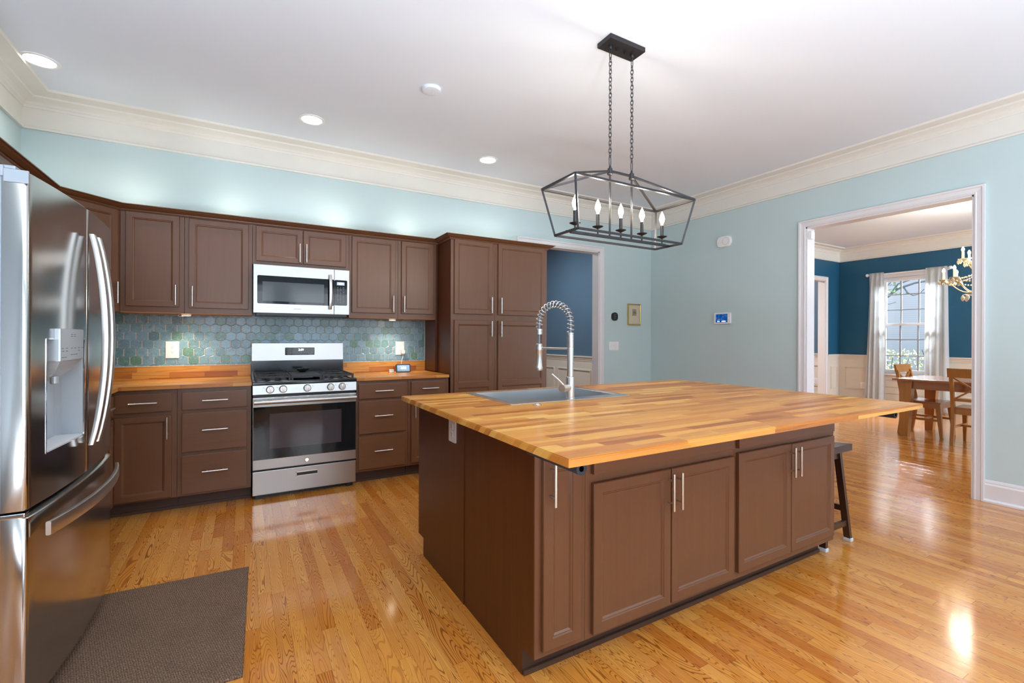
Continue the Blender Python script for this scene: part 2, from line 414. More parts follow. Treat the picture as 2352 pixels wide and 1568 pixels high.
def text(txt, size, name, mat, parent, mtx, depth=.0004):
    cu = bpy.data.curves.new(name, 'FONT'); cu.body = txt; cu.size = size; cu.align_x = 'CENTER'; cu.align_y = 'CENTER'; cu.extrude = depth
    t = bpy.data.objects.new(name, cu); COL.objects.link(t)
    bpy.context.view_layer.update()
    me = bpy.data.meshes.new_from_object(t.evaluated_get(bpy.context.evaluated_depsgraph_get()))
    bpy.data.objects.remove(t); bpy.data.curves.remove(cu)
    me.transform(mtx); me.transform(RM[root_of(parent)].inverted())
    me.materials.clear(); me.materials.append(M[mat]); me.name = name
    o = bpy.data.objects.new(name, me); COL.objects.link(o); o.parent = parent
    return o
def rrect(x0, x1, z0, z1, r, n=4):
    p = []
    for cx, cz, a0 in ((x1 - r, z0 + r, -PI / 2), (x1 - r, z1 - r, 0), (x0 + r, z1 - r, PI / 2), (x0 + r, z0 + r, PI)):
        for i in range(n + 1):
            a = a0 + PI / 2 * i / n; p.append((cx + r * math.cos(a), cz + r * math.sin(a)))
    return p

# ================================================================ THE SETTING
WX, WY, CZ = 4.96, 4.713, 3.0
LX, FY = -1.42, -3.08
g = G(); g.box(-1.7, 10.6, -3.5, 8.6, -.06, 0); struct(g, 'floor', 'floor')
g = G(); g.box(-1.7, 10.6, -3.5, 8.6, CZ, CZ + .06); struct(g, 'ceiling', 'ceiling')
g = G(); g.box(LX - .12, LX, 1.45, WY + .12, 0, CZ); struct(g, 'wall_left', 'wall')
g = G(); g.box(LX - .12, LX, FY, 1.45, 0, CZ); struct(g, 'wall_left_unseen', 'wall_plain')  # unseen stretch of the left wall, greyed to dim the fridge reflection
HX0, HX1, HZ = 2.827, 4.017, 2.375                               # cased opening to the hall
g = G(); g.box(LX, HX0, WY, WY + .12, 0, CZ); g.box(HX1, WX, WY, WY + .12, 0, CZ); g.box(HX0, HX1, WY, WY + .12, HZ, CZ)
struct(g, 'wall_back', 'wall')
OY0, OY1, OZ = 1.36, 2.622, 2.383                                # cased opening to the dining room
g = G(); g.box(WX, WX + .13, FY, OY0, 0, CZ); g.box(WX, WX + .13, OY1, WY, 0, CZ); g.box(WX, WX + .13, OY0, OY1, OZ, CZ)
struct(g, 'wall_right', 'wall')
g = G(); xs = [LX] + [v for p_ in WINS for v in p_] + [WX]
for i in range(0, len(xs), 2): g.box(xs[i], xs[i + 1], FY - .12, FY, 0, CZ)
for a, b in WINS: g.box(a, b, FY - .12, FY, 0, .78); g.box(a, b, FY - .12, FY, 2.32, CZ)
struct(g, 'wall_front', 'wall_plain')
for i, (a, b) in enumerate(WINS):
    g = G(); y0, y1 = FY - .08, FY - .04
    g.box(a, a + .05, y0, y1, .78, 2.32); g.box(b - .05, b, y0, y1, .78, 2.32); g.box(a, b, y0, y1, .78, .83); g.box(a, b, y0, y1, 2.27, 2.32)
    g.box(a, b, y0, y1, 1.53, 1.57); g.box((a + b) / 2 - .012, (a + b) / 2 + .012, y0 + .01, y1 - .01, .8, 2.3)
    struct(g, 'window_%d' % (i + 2), 'trim')
    g = G(); casing_y = FY
    for q in ((a - .08, a, .70, 2.40), (b, b + .08, .70, 2.40), (a, b, 2.32, 2.40), (a, b, .70, .78)): g.box(q[0], q[1], FY, FY + .02, q[2], q[3])
    struct(g, 'trim_%d' % (i + 20), 'trim')

CROWN = [(0, -.240), (.020, -.240), (.022, -.228), (.011, -.214), (.011, -.088), (.019, -.085), (.021, -.070), (.030, -.062), (.030, -.052),
         (.036, -.046), (.050, -.038), (.072, -.031), (.088, -.027), (.094, -.016), (.196, -.015), (.203, -.006), (.205, 0), (0, 0)]
g = G(); g.sweep([(LX, FY), (WX, FY), (WX, WY), (LX, WY)], CROWN, True, CZ); struct(g, 'trim_1', 'crown')
BASE = [(0, 0), (.030, 0), (.030, .012), (.018, .022), (.015, .024), (.015, .130), (.009, .142), (.009, .150), (.004, .166), (0, .168)]
g = G(); g.sweep([(WX, FY), (WX, OY0 - .062)], BASE); struct(g, 'baseboard_right', 'trim')
g = G(); g.sweep([(WX, OY1 + .062), (WX, WY)], BASE); g.sweep([(WX, WY), (HX1 + .075, WY)], BASE); struct(g, 'baseboard_back', 'trim')
g = G(); g.sweep([(LX, FY), (WX, FY)], BASE); struct(g, 'baseboard_front', 'trim')

CAS = [(0, 0), (0, .012), (.010, .017), (.018, .014), (.044, .017), (.050, .025), (.064, .026), (.066, .022), (.066, 0)]
def casing(name, a0, a1, zt, plane, axis, mat='trim', sgn=-1, prof=CAS):
    g = G(); g.sweep([(a0, 0), (a0, zt), (a1, zt), (a1, 0)], prof)
    for v in g.bm.verts:
        a, b, t = v.co
        v.co = (a, plane + sgn * t, b) if axis == 'Y' else (plane + sgn * t, a, b)
    return struct(g, name, mat)
casing('trim_2', HX0, HX1, HZ, WY, 'Y')
casing('trim_3', OY0, OY1, OZ, WX, 'X')
g = G(); j = .013                                                 # jamb linings
for a0, a1, zt, ax in ((HX0, HX1, HZ, 'Y'), (OY0, OY1, OZ, 'X')):
    b0, b1 = (WY - .002, WY + .122) if ax == 'Y' else (WX - .002, WX + .132)
    for q in ((a0 - .001, a0 + j, 0, zt), (a1 - j, a1 + .001, 0, zt), (a0, a1, zt - j, zt + .001)):
        if ax == 'Y': g.box(q[0], q[1], b0, b1, q[2], q[3])
        else: g.box(b0, b1, q[0], q[1], q[2], q[3])
struct(g, 'trim_4', 'trim')

# --- hall behind the back wall
g = G(); g.box(WX, WX + .13, WY + .12, 8.4, 0, CZ); struct(g, 'wall_hall_right', 'blue2')
g = G(); g.box(1.0, WX, 8.4, 8.5, 0, CZ); struct(g, 'wall_hall_back', 'blue2')
g = G(); g.box(.9, 1.0, WY + .12, 8.4, 0, CZ); struct(g, 'wall_hall_left', 'blue2')
def wainscot(g, axis, plane, sgn, a0, a1, panels, rail=.945, zt=.72, zb=.284):
    def bx(p0, p1, t0, t1, z0, z1):
        q0, q1 = sorted((plane + sgn * t0, plane + sgn * t1))
        if axis == 'X': g.box(q0, q1, p0, p1, z0, z1)
        else: g.box(p0, p1, q0, q1, z0, z1)
    bx(a0, a1, 0, .008, 0, rail - .02); bx(a0, a1, 0, .036, rail - .022, rail); bx(a0, a1, 0, .022, rail - .055, rail - .022); bx(a0, a1, 0, .014, rail - .085, rail - .055)
    bx(a0, a1, 0, .022, 0, .14)
    for p0, p1 in panels:
        for e in ((p0, p1, zt - .026, zt), (p0, p1, zb, zb + .026), (p0, p0 + .026, zb + .026, zt - .026), (p1 - .026, p1, zb + .026, zt - .026)): bx(e[0], e[1], .0082, .018, e[2], e[3])
        for e in ((p0 + .006, p1 - .006, zt - .020, zt - .006), (p0 + .006, p1 - .006, zb + .006, zb + .020), (p0 + .006, p0 + .020, zb + .020, zt - .020), (p1 - .020, p1 - .006, zb + .020, zt - .020)): bx(e[0], e[1], .0182, .024, e[2], e[3])
g = G(); wainscot(g, 'X', WX, -1, WY + .12, 8.4, [(5.0, 5.92), (6.0, 6.945), (7.044, 8.0)], .945)
struct(g, 'trim_5', 'wainscot')

# --- dining room beyond the right wall
DX, DY = 10.2, 4.764
WD0, WD1, WDB, WDT = 3.24, 4.08, .625, 2.37
g = G()
g.box(DX, DX + .16, -2.6, WD0, 0, CZ); g.box(DX, DX + .16, WD1, 8.4, 0, CZ); g.box(DX, DX + .16, WD0, WD1, 0, WDB); g.box(DX, DX + .16, WD0, WD1, WDT, CZ)
struct(g, 'wall_dining_far', 'blue')
g = G(); g.box(WX + .13, 8.45, DY, DY + .12, 0, CZ); g.box(9.68, DX, DY, DY + .12, 0, CZ); g.box(8.45, 9.68, DY, DY + .12, 2.375, CZ)
struct(g, 'wall_dining_left', 'blue')
g = G(); g.box(WX + .13, 8.0, -2.6, -2.5, 0, CZ); g.box(9.8, DX, -2.6, -2.5, 0, CZ); g.box(8.0, 9.8, -2.6, -2.5, 0, .7); g.box(8.0, 9.8, -2.6, -2.5, 2.3, CZ)
struct(g, 'wall_dining_right', 'blue')
g = G(); g.box(WX + .13, DX, 8.4, 8.5, 0, CZ); struct(g, 'wall_study_back', 'blue2')
g = G(); g.box(DX - .012, DX, DY + .12, 8.4, 0, CZ); struct(g, 'wall_study_far', 'blue2')
g = G(); g.sweep([(WX + .13, -2.5), (DX, -2.5), (DX, DY), (WX + .13, DY)], CROWN, True, CZ); struct(g, 'trim_6', 'crown')
casing('trim_7', 8.45, 9.68, 2.375, DY, 'Y')
g = G(); g.box(8.449, 8.462, DY - .002, DY + .122, 0, 2.375); g.box(9.668, 9.681, DY - .002, DY + .122, 0, 2.375); g.box(8.45, 9.68, DY - .002, DY + .122, 2.362, 2.376); struct(g, 'trim_8', 'trim')
g = G(); wainscot(g, 'X', DX, -1, -2.5, WD0 - .10, [(1.2, 1.9), (2.0, 3.04)], .95)
wainscot(g, 'X', DX, -1, WD1 + .10, DY, [(4.27, 4.66)], .95)
g.box(DX - .008, DX, WD0 - .10, WD1 + .10, 0, WDB)
for zz in (.14, .26, .38, .50): g.box(DX - .020, DX - .008, WD0 - .09, WD1 + .09, zz, zz + .112)
struct(g, 'trim_9', 'wainscot')
g = G(); wainscot(g, 'Y', DY, -1, 9.75, DX, [(9.87, 10.12)], .95); wainscot(g, 'Y', DY, -1, WX + .13, 8.38, [(5.4, 6.6), (6.8, 8.2)], .95); struct(g, 'trim_10', 'wainscot')
g = G(); wainscot(g, 'X', DX - .012, -1, DY + .12, 8.4, [(5.0, 5.35), (5.45, 6.4), (6.5, 7.6)], .95, zt=.72); struct(g, 'trim_11', 'wainscot')

# dining window: frame, two sashes with muntins, glass
g = G(); x0, x1 = DX + .02, DX + .12
g.box(x0, x1, WD0, WD0 + .035, WDB + .035, WDT - .035); g.box(x0, x1, WD1 - .035, WD1, WDB + .035, WDT - .035); g.box(x0, x1, WD0, WD1, WDT - .035, WDT); g.box(x0, x1, WD0, WD1, WDB, WDB + .035)
for zz0, zz1, xx in ((1.50, WDT - .035, DX + .09), (WDB + .035, 1.53, DX + .055)):
    a, b = WD0 + .0355, WD1 - .0355
    zz0 += .001; zz1 -= .001
    g.box(xx - .017, xx + .017, a, a + .04, zz0 + .035, zz1 - .035); g.box(xx - .017, xx + .017, b - .04, b, zz0 + .035, zz1 - .035); g.box(xx - .017, xx + .017, a, b, zz1 - .035, zz1); g.box(xx - .017, xx + .017, a, b, zz0, zz0 + .035)
wf = struct(g, 'window_1', 'trim')
g = G()
for zz0, zz1, xx in ((1.50, WDT - .035, DX + .09), (WDB + .035, 1.53, DX + .055)):
    a, b = WD0 + .0355, WD1 - .0355
    for q in (1, 2):
        yy = a + (b - a) * q / 3; g.box(xx - .012, xx + .012, yy - .009, yy + .009, zz0, zz1)
        zz = zz0 + (zz1 - zz0) * q / 3; g.box(xx - .010, xx + .010, a, b, zz - .008, zz + .008)
RM[wf] = Matrix.Identity(4)
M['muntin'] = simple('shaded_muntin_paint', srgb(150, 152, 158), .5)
g.done('muntin_grid', 'muntin', wf)
g = G(); g.box(DX + .086, DX + .089, WD0 + .06, WD1 - .06, 1.53, WDT - .06); g.box(DX + .051, DX + .054, WD0 + .06, WD1 - .06, WDB + .06, 1.50); g.done('pane', 'glass', wf)
g = G()
for q in ((WD0 - .07, WD0, WDB - .02, WDT + .07), (WD1, WD1 + .07, WDB - .02, WDT + .07), (WD0, WD1, WDT, WDT + .07)): g.box(DX - .02, DX, q[0], q[1], q[2], q[3])
g.box(DX - .06, DX + .02, WD0 - .09, WD1 + .09, WDB - .03, WDB); g.box(DX - .016, DX, WD0 - .07, WD1 + .07, WDB - .10, WDB - .03)
for yy in (WD0, WD1 - .012): g.box(DX - .001, DX + .02, yy, yy + .012, WDB, WDT)
struct(g, 'trim_12', 'trim')

# ================================================================ CABINETS
def door_mesh(w_, h_, f=.040, splits=(), t=.019):
    """recessed panel door in local x 0..w, z 0..h, front at y=-t"""
    g = G(); c = .0025
    R = lambda x0, x1, z0, z1, y: g.ring([(x0, y, z0), (x1, y, z0), (x1, y, z1), (x0, y, z1)])
    back = R(0, w_, 0, h_, 0); e1 = R(0, w_, 0, h_, -t + c); e2 = R(c, w_ - c, c, h_ - c, -t)
    g.cap(back, True); g.skin(back, e1); g.skin(e1, e2)
    zs = [f] + [v for s_ in splits for v in s_] + [h_ - f]
    holes = [(zs[i], zs[i + 1]) for i in range(0, len(zs), 2)]
    prev = e2
    # front frame: verticals and rails around every hole
    lows = []
    for (za, zb) in holes:
        o = R(f, w_ - f, za, zb, -t); a1 = R(f + .003, w_ - f - .003, za + .003, zb - .003, -t + .0035); a2 = R(f + .007, w_ - f - .007, za + .007, zb - .007, -t + .0042)
        b = R(f + .0125, w_ - f - .0125, za + .0125, zb - .0125, -t + .0095)
        g.skin(o, a1); g.skin(a1, a2); g.skin(a2, b); g.cap(b); lows.append(o)
    # frame faces
    L = [e2[0]] + [q for o in lows for q in (o[0], o[3])] + [e2[3]]
    Rr = [e2[1]] + [q for o in lows for q in (o[1], o[2])] + [e2[2]]
    g.cap([e2[0], e2[1]] + [lows[0][1], lows[0][0]]); g.cap([lows[-1][3], lows[-1][2], e2[2], e2[3]])
    for o, p in zip(lows, lows[1:]): g.cap([o[3], o[2], p[1], p[0]])
    g.cap([e2[0]] + [q for o in lows for q in (o[0], o[3])] + [e2[3]]); g.cap([e2[1]] + [q for o in lows for q in (o[1], o[2])] + [e2[2]])
    return g
def shift(g, dx, dy, dz):
    for v in g.bm.verts: v.co += Vector((dx, dy, dz))
    return g
def handle_mesh(spec, front):
    g = G(); st = .031; r = .0058
    if spec[0] == 'v':
        _, x, za, zb = spec; g.tube([(x, front - st, za), (x, front - st, zb)], r, 10)
        for z in (za + .030, zb - .030): g.tube([(x, front + .001, z), (x, front - st, z)], .0042, 8)
    else:
        _, xa, xb, z = spec; g.tube([(xa, front - st, z), (xb, front - st, z)], r, 10)
        for x in (xa + .030, xb - .030): g.tube([(x, front + .001, z), (x, front - st, z)], .0042, 8)
    return g
def cabinet(name, label, loc, rz, wid, dep, z0, z1, fronts, toe=0.0, group=None, hollow=False, sides='', under=False, cat='cabinet', st=.004):
    """local frame: x along the face, face frame front at y=0, body behind it"""
    t = thing(name, label, cat, loc, rz, group); zz = loc[2]
    k = lambda gg, n, m, par, sm=False, lb=None: gg.done(n, m, par, sm, world=False, label=lb)
    g = G(); b = .0
    if hollow:
        zb = z0 + (.10 if toe else 0)
        g.box(0, .018, 0, dep, zb, z1); g.box(wid - .018, wid, 0, dep, zb, z1); g.box(.018, wid - .018, 0, dep - .006, zb, zb + .018); g.box(.018, wid - .018, dep - .006, dep, zb, z1)
        g.box(.018, wid - .018, 0, .018, zb + .018, z1)
    else:
        g.box(0, wid, 0, dep, z0 + (.10 if toe else 0), z1, .0012)
    k(g, 'body', 'cab', t)
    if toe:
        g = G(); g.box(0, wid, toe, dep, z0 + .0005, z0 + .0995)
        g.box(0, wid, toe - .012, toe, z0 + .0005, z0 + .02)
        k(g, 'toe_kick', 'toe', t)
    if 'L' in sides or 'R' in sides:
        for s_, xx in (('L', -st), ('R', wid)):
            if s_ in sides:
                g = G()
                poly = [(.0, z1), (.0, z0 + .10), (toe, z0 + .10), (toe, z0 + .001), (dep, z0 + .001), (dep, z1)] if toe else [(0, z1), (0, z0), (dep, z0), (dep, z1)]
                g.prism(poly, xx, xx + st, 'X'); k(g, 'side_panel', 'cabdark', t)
    if under:
        g = G(); g.box(.002, wid - .002, .004, dep - .004, z0 - .006, z0 - .0002); k(g, 'bottom_rail', 'cabin', t)
    for f in fronts:
        kind, a, b_, c, d = f[:5]; hs = f[5] if len(f) > 5 else None; sp = f[6] if len(f) > 6 else ()
        if kind == 'door':
            o = k(shift(door_mesh(b_ - a, d - c, splits=[(s_[0] - c, s_[1] - c) for s_ in sp]), a, 0, c), 'door', 'cab', t)
        else:
            g = G(); g.box(a, b_, -.019, 0, c, d, .003); o = k(g, 'drawer', 'cabh', t)
        if hs: k(handle_mesh(hs, -.019), 'handle', 'nickel', o, True, None)
    return t
FB = 4.068                                                        # face frames of the base run on the back wall
def B(name, label, x0, x1, fronts, **kw):
    fr = [(f[0], f[1] - x0, f[2] - x0, f[3], f[4]) + ((((f[5][0], f[5][1] - x0, f[5][2], f[5][3]) if f[5][0] == 'v' else (f[5][0], f[5][1] - x0, f[5][2] - x0, f[5][3])),) if len(f) > 5 and f[5] else (None,)) + tuple(f[6:]) for f in fronts]
    return cabinet(name, label, (x0, kw.pop('y', FB), 0), 0, x1 - x0, kw.pop('dep', .64), kw.pop('z0', 0.0), kw.pop('z1', .876), fr, **kw)
GB = 'base cabinets on the range wall'
B('base_cabinet', 'brown base cabinet with one drawer over one panelled door, nearest the fridge', -.80, -.421,
  [('drawer', -.767, -.450, .720, .850, ('h', -.687, -.529, .784)), ('door', -.767, -.450, .113, .692, ('v', -.474, .527, .682))], toe=.075, group=GB)
B('base_cabinet', 'brown three-drawer base cabinet just left of the gas range', -.419, .041,
  [('drawer', -.391, .013, .720, .848, ('h', -.268, -.109, .784)), ('drawer', -.391, .013, .418, .695, ('h', -.268, -.109, .571)), ('drawer', -.391, .013, .118, .394, ('h', -.268, -.109, .270))], toe=.075, group=GB)
B('base_cabinet', 'brown three-drawer base cabinet just right of the gas range', .816, 1.262,
  [('drawer', .836, 1.238, .722, .848, ('h', .965, 1.122, .786)), ('drawer', .836, 1.238, .423, .699, ('h', .96, 1.117, .573)), ('drawer', .836, 1.238, .123, .398, ('h', .96, 1.117, .273))], toe=.075, group=GB)
B('base_cabinet', 'narrow brown base cabinet with one drawer and a door, half hidden behind the island corner', 1.264, 1.650,
  [('drawer', 1.289, 1.615, .722, .850, ('h', 1.381, 1.539, .787)), ('door', 1.290, 1.615, .123, .692, ('v', 1.320, .528, .682))], toe=.075, group=GB)
# left run, mostly behind the fridge
cabinet('base_cabinet', 'brown base cabinet on the left wall tucked behind the fridge', (-.775, 2.99, 0), PI / 2, 1.045, .635, 0, .876,
        [('drawer', .03, .49, .72, .85, ('h', .18, .34, .784)), ('door', .03, .49, .113, .692, ('v', .46, .527, .682)), ('drawer', .55, 1.0, .72, .85, ('h', .7, .86, .784)), ('door', .55, 1.0, .113, .692, ('v', .58, .527, .682))], toe=.075)
FU = 4.383; ZU0, ZU1 = 1.43, 2.185; GU = 'upper cabinets on the range wall'
U = lambda lab, x0, x1, fr, **kw: B('upper_cabinet', lab, x0, x1, fr, y=FU, dep=.328, z0=kw.pop('z0', ZU0), z1=ZU1, group=GU, **kw)
U('single-door upper cabinet beside the diagonal corner cabinet, second left of the microwave', -.797, -.4115, [('door', -.764, -.441, 1.472, 2.167, ('v', -.462, 1.486, 1.639))], under=True)
U('single-door upper cabinet immediately left of the microwave', -.4095, .0475, [('door', -.381, .021, 1.470, 2.161, ('v', -.3565, 1.480, 1.636))], under=True)
U('short two-door upper cabinet over the microwave', .0495, .8095, [('door', .074, .4255, 1.874, 2.162, ('v', .4025, 1.884, 2.040)), ('door', .432, .7815, 1.874, 2.162, ('v', .455, 1.884, 2.042))], z0=1.846)
U('single-door upper cabinet immediately right of the microwave', .8115, 1.2595, [('door', .835, 1.230, 1.471, 2.161, ('v', 1.2065, 1.483, 1.637))], under=True)
U('narrow upper cabinet with a single door wedged against the tall pantry', 1.2615, 1.640, [('door', 1.290, 1.611, 1.474, 2.164, ('v', 1.311, 1.486, 1.639))], under=True)
# diagonal corner cabinet: prism body and a turned door
t = thing('corner_cabinet', 'diagonal corner upper cabinet with one door, partly hidden by the fridge', 'cabinet', (-1.11, 4.40, 1.43))
g = G(); g.prism([(-1.418, 4.086), (-1.102, 4.086), (-.799, 4.386), (-.799, 4.711), (-1.418, 4.711)], ZU0, ZU1); g.done('body', 'cab', t)
L_ = math.hypot(.303, .300)
def diag(g):
    a = math.atan2(.300, .303); m = Matrix.Translation((-1.102, 4.086, 0)) @ Matrix.Rotation(a, 4, 'Z')
    for v in g.bm.verts: v.co = m @ v.co
    return g
o = diag(shift(door_mesh(L_ - .05, .695), .025, -.001, 1.472)).done('door', 'cab', t)
diag(handle_mesh(('v', L_ - .048, 1.486, 1.64), -.02)).done('handle', 'nickel', o, True)
# uppers on the left wall
cabinet('upper_cabinet', 'upper cabinet on the left wall between fridge and corner', (-1.10, 2.985, 0), PI / 2, 1.095, .316, ZU0, ZU1,
        [('door', .03, .53, 1.47, 2.164, ('v', .50, 1.486, 1.64)), ('door', .56, 1.06, 1.47, 2.164, ('v', .59, 1.486, 1.64))])
cabinet('upper_cabinet', 'short upper cabinet above the stainless fridge', (-1.10, 2.0, 0), PI / 2, .982, .316, 1.80, ZU1,
        [('door', .03, .485, 1.83, 2.164), ('door', .495, .955, 1.83, 2.164)])
# tall pantries
GP = 'tall pantry cabinets'
B('pantry_cabinet', 'tall narrow pantry cabinet with two doors, beside the butcher block counter end', 1.672, 2.136,
  [('door', 1.701, 2.107, 1.472, 2.174, ('v', 2.083, 1.486, 1.640)), ('door', 1.701, 2.107, .118, 1.413, ('v', 2.083, 1.256, 1.408), [(.772, .822)])], z1=2.19, toe=.075, group=GP, sides='L')
B('pantry_cabinet', 'wider tall pantry cabinet with two doors, next to the hall doorway', 2.138, 2.755,
  [('door', 2.166, 2.720, 1.472, 2.174, ('v', 2.190, 1.486, 1.640)), ('door', 2.166, 2.720, .118, 1.413, ('v', 2.190, 1.256, 1.408), [(.772, .822)])], z1=2.19, toe=.075, group=GP)
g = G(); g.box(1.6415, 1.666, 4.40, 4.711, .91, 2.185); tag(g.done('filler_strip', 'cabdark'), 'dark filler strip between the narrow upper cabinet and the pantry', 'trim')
# crown moulding of the cabinets
CC = [(0, 0), (0, -.004), (-.006, -.004), (-.012, .006), (-.014, .012), (-.024, .014), (-.044, .026), (-.052, .033), (-.062, .036), (-.062, .042), (0, .042)]
g = G(); g.sweep([(-1.099, 2.0), (-1.099, 4.0805), (-.7975, 4.3805), (1.666, 4.3805), (1.666, 4.066), (2.7575, 4.066), (2.7575, 4.709)], CC, zbase=2.172)
# keep the frieze in front of the frames
struct(g, 'trim_13', 'cab')
# shoe moulding on the toe kicks, right of the range: thin light line
# ---------------------------------------------------------------- counters
g = G(); g.prism([(-1.417, 4.711), (-1.417, 2.99), (-.742, 2.99), (-.742, 4.037), (.0445, 4.037), (.0445, 4.711)], .8765, .902)
bmesh.ops.bevel(g.bm, geom=[e for e in g.bm.edges if abs(e.verts[0].co.z - e.verts[1].co.z) < 1e-5 and e.verts[0].co.z > .9], offset=.003, segments=2, affect='EDGES')
tag(recenter(g.done('countertop', 'block'), (-.4, 4.3, .8765)), 'butcher block countertop left of the range, running into the corner', 'countertop', 'butcher block wall counters')
g = G(); g.box(.8135, 1.646, 4.037, 4.711, .8765, .902, .003)
tag(recenter(g.done('countertop', 'block'), (1.2, 4.3, .8765)), 'short butcher block countertop between range and pantry', 'countertop', 'butcher block wall counters')
g = G(); g.box(-1.417, .0445, 4.692, 4.7115, .9025, 1.0035, .002)
tag(recenter(g.done('backsplash_board', 'block'), (-.4, 4.70, .9025)), 'upright wooden backsplash strip left of the range', 'backsplash', 'wooden backsplash strips')
g = G(); g.box(.8135, 1.640, 4.692, 4.7115, .9025, 1.0035, .002)
tag(recenter(g.done('backsplash_board', 'block'), (1.2, 4.70, .9025)), 'upright wooden backsplash strip behind the smart display', 'backsplash', 'wooden backsplash strips')
# tiles: one mesh, each tile its own tone
g = G(); lay = g.bm.loops.layers.float_color.new('tone')
TW, TH = .0760, .0660; hw = TW / 2 - .0024; h1, h2 = .0200, .0410; yb, yf = 4.7095, 4.7035
def tile_poly(cx, cz):
    up = [(-hw, -h1), (-hw, h1), (-hw + .0035, h1 + .0065), (-hw + .011, h1 + .0105), (-.012, h2 - .0050), (0, h2 - .0012)]
    up = up[1:]; full = up + [(-x, z) for x, z in reversed(up[:-1])]
    full = full + [(-x, -z) for x, z in full]
    return [(cx + x, cz + z) for x, z in full]
def clip(poly, zmin, zmax, xmin, xmax):
    for ax, lim, sg in ((1, zmin, 1), (1, zmax, -1), (0, xmin, 1), (0, xmax, -1)):
        out = []
        for i in range(len(poly)):
            a, b = poly[i - 1], poly[i]; ia, ib = (a[ax] - lim) * sg >= 0, (b[ax] - lim) * sg >= 0
            if ia != ib:
                q = (lim - a[ax]) / (b[ax] - a[ax]); out.append((a[0] + q * (b[0] - a[0]), a[1] + q * (b[1] - a[1])))
            if ib: out.append(b)
        poly = out
        if len(poly) < 3: return []
    return poly
rnd = random.Random(3)
for r_ in range(-1, 9):
    for c_ in range(-1, 42):
        cx = -1.42 + TW * (c_ + .5 * (r_ % 2)) + .02; cz = .985 + TH * r_
        p = clip(tile_poly(cx, cz), 1.0065, 1.4295, -1.417, 1.637)
        if not p: continue
        tone = min(1, max(0, rnd.gauss(.5, .24) + (.12 if -.1 < cx < .5 and rnd.random() < .6 else 0)))
        mx = sum(q[0] for q in p) / len(p); mz = sum(q[1] for q in p) / len(p)
        A = g.ring([(x, yb, z) for x, z in p]); Bq = g.ring([(x, yf + .0015, z) for x, z in p])
        Cq = g.ring([(mx + (x - mx) * .93, yf, mz + (z - mz) * .93) for x, z in p])
        n0 = len(g.bm.faces); g.skin(A, Bq); g.skin(Bq, Cq); g.cap(Cq)
        g.bm.faces.ensure_lookup_table()
        for f in g.bm.faces[n0:]:
            for l in f.loops: l[lay] = (tone, tone, tone, 1)
bs = g.done('tile_backsplash', 'tile', None, False); tag(bs, 'blue green glazed tile backsplash in elongated hexagons below the upper cabinets', 'backsplash')
g = G(); g.box(-1.418, 1.640, 4.7052, 4.7122, 1.0040, 1.4297); RM[bs] = Matrix.Identity(4); g.done('grout_bed', 'grout', bs)
g = G(); g.box(-1.418, 1.641, 4.700, 4.706, 1.0038, 1.0068); g.box(1.637, 1.641, 4.699, 4.706, 1.004, 1.4297); g.done('caulk_line', 'caulk', bs)

# ================================================================ ISLAND
GI = 'cabinets of the island'
fi = 1.390
B('island_cabinet', 'slim pull-out island cabinet at the near corner of the island', .894, 1.1195, [('door', .920, 1.090, .127, .810, ('v', .949, .650, .806))], y=fi, dep=.60, toe=.08, group=GI, sides='L')
B('island_cabinet', 'island cabinet with two doors at the near end, right of the slim pull-out', 1.1205, 2.0105,
  [('drawer', 1.148, 1.994, .727, .850, None), ('door', 1.148, 1.5675, .119, .693, ('v', 1.5495, .526, .681)), ('door', 1.5735, 1.994, .122, .693, ('v', 1.6005, .525, .680))], y=fi, dep=.60, toe=.08, group=GI)
B('island_cabinet', 'island cabinet with two doors at the far end beside the stool', 2.0115, 2.914,
  [('drawer', 2.030, 2.893, .724, .850, None), ('door', 2.030, 2.464, .135, .702, ('v', 2.4465, .536, .688)), ('door', 2.470, 2.893, .136, .699, ('v', 2.4995, .535, .688))], y=fi, dep=.60, toe=.08, group=GI, sides='R')
# sink side, facing the range wall
def BI(label, x0, x1, fr, **kw): return cabinet('island_cabinet', label, (x1, 2.640, 0), PI, x1 - x0, .648, 0, .876, fr, toe=.085, group=GI, **kw)
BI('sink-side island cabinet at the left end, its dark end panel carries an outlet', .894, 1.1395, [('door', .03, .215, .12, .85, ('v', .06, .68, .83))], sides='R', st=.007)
BI('sink base island cabinet under the stainless sink, facing the range', 1.1405, 2.0795, [('drawer', .03, .91, .727, .85, None), ('door', .03, .466, .12, .693, ('v', .44, .53, .68)), ('door', .472, .91, .12, .693, ('v', .50, .53, .68))], hollow=True)
BI('sink-side island cabinet right of the sink base', 2.0805, 2.914, [('door', .03, .412, .12, .85, ('v', .385, .68, .83)), ('door', .418, .803, .12, .85, ('v', .445, .68, .83))], sides='L')
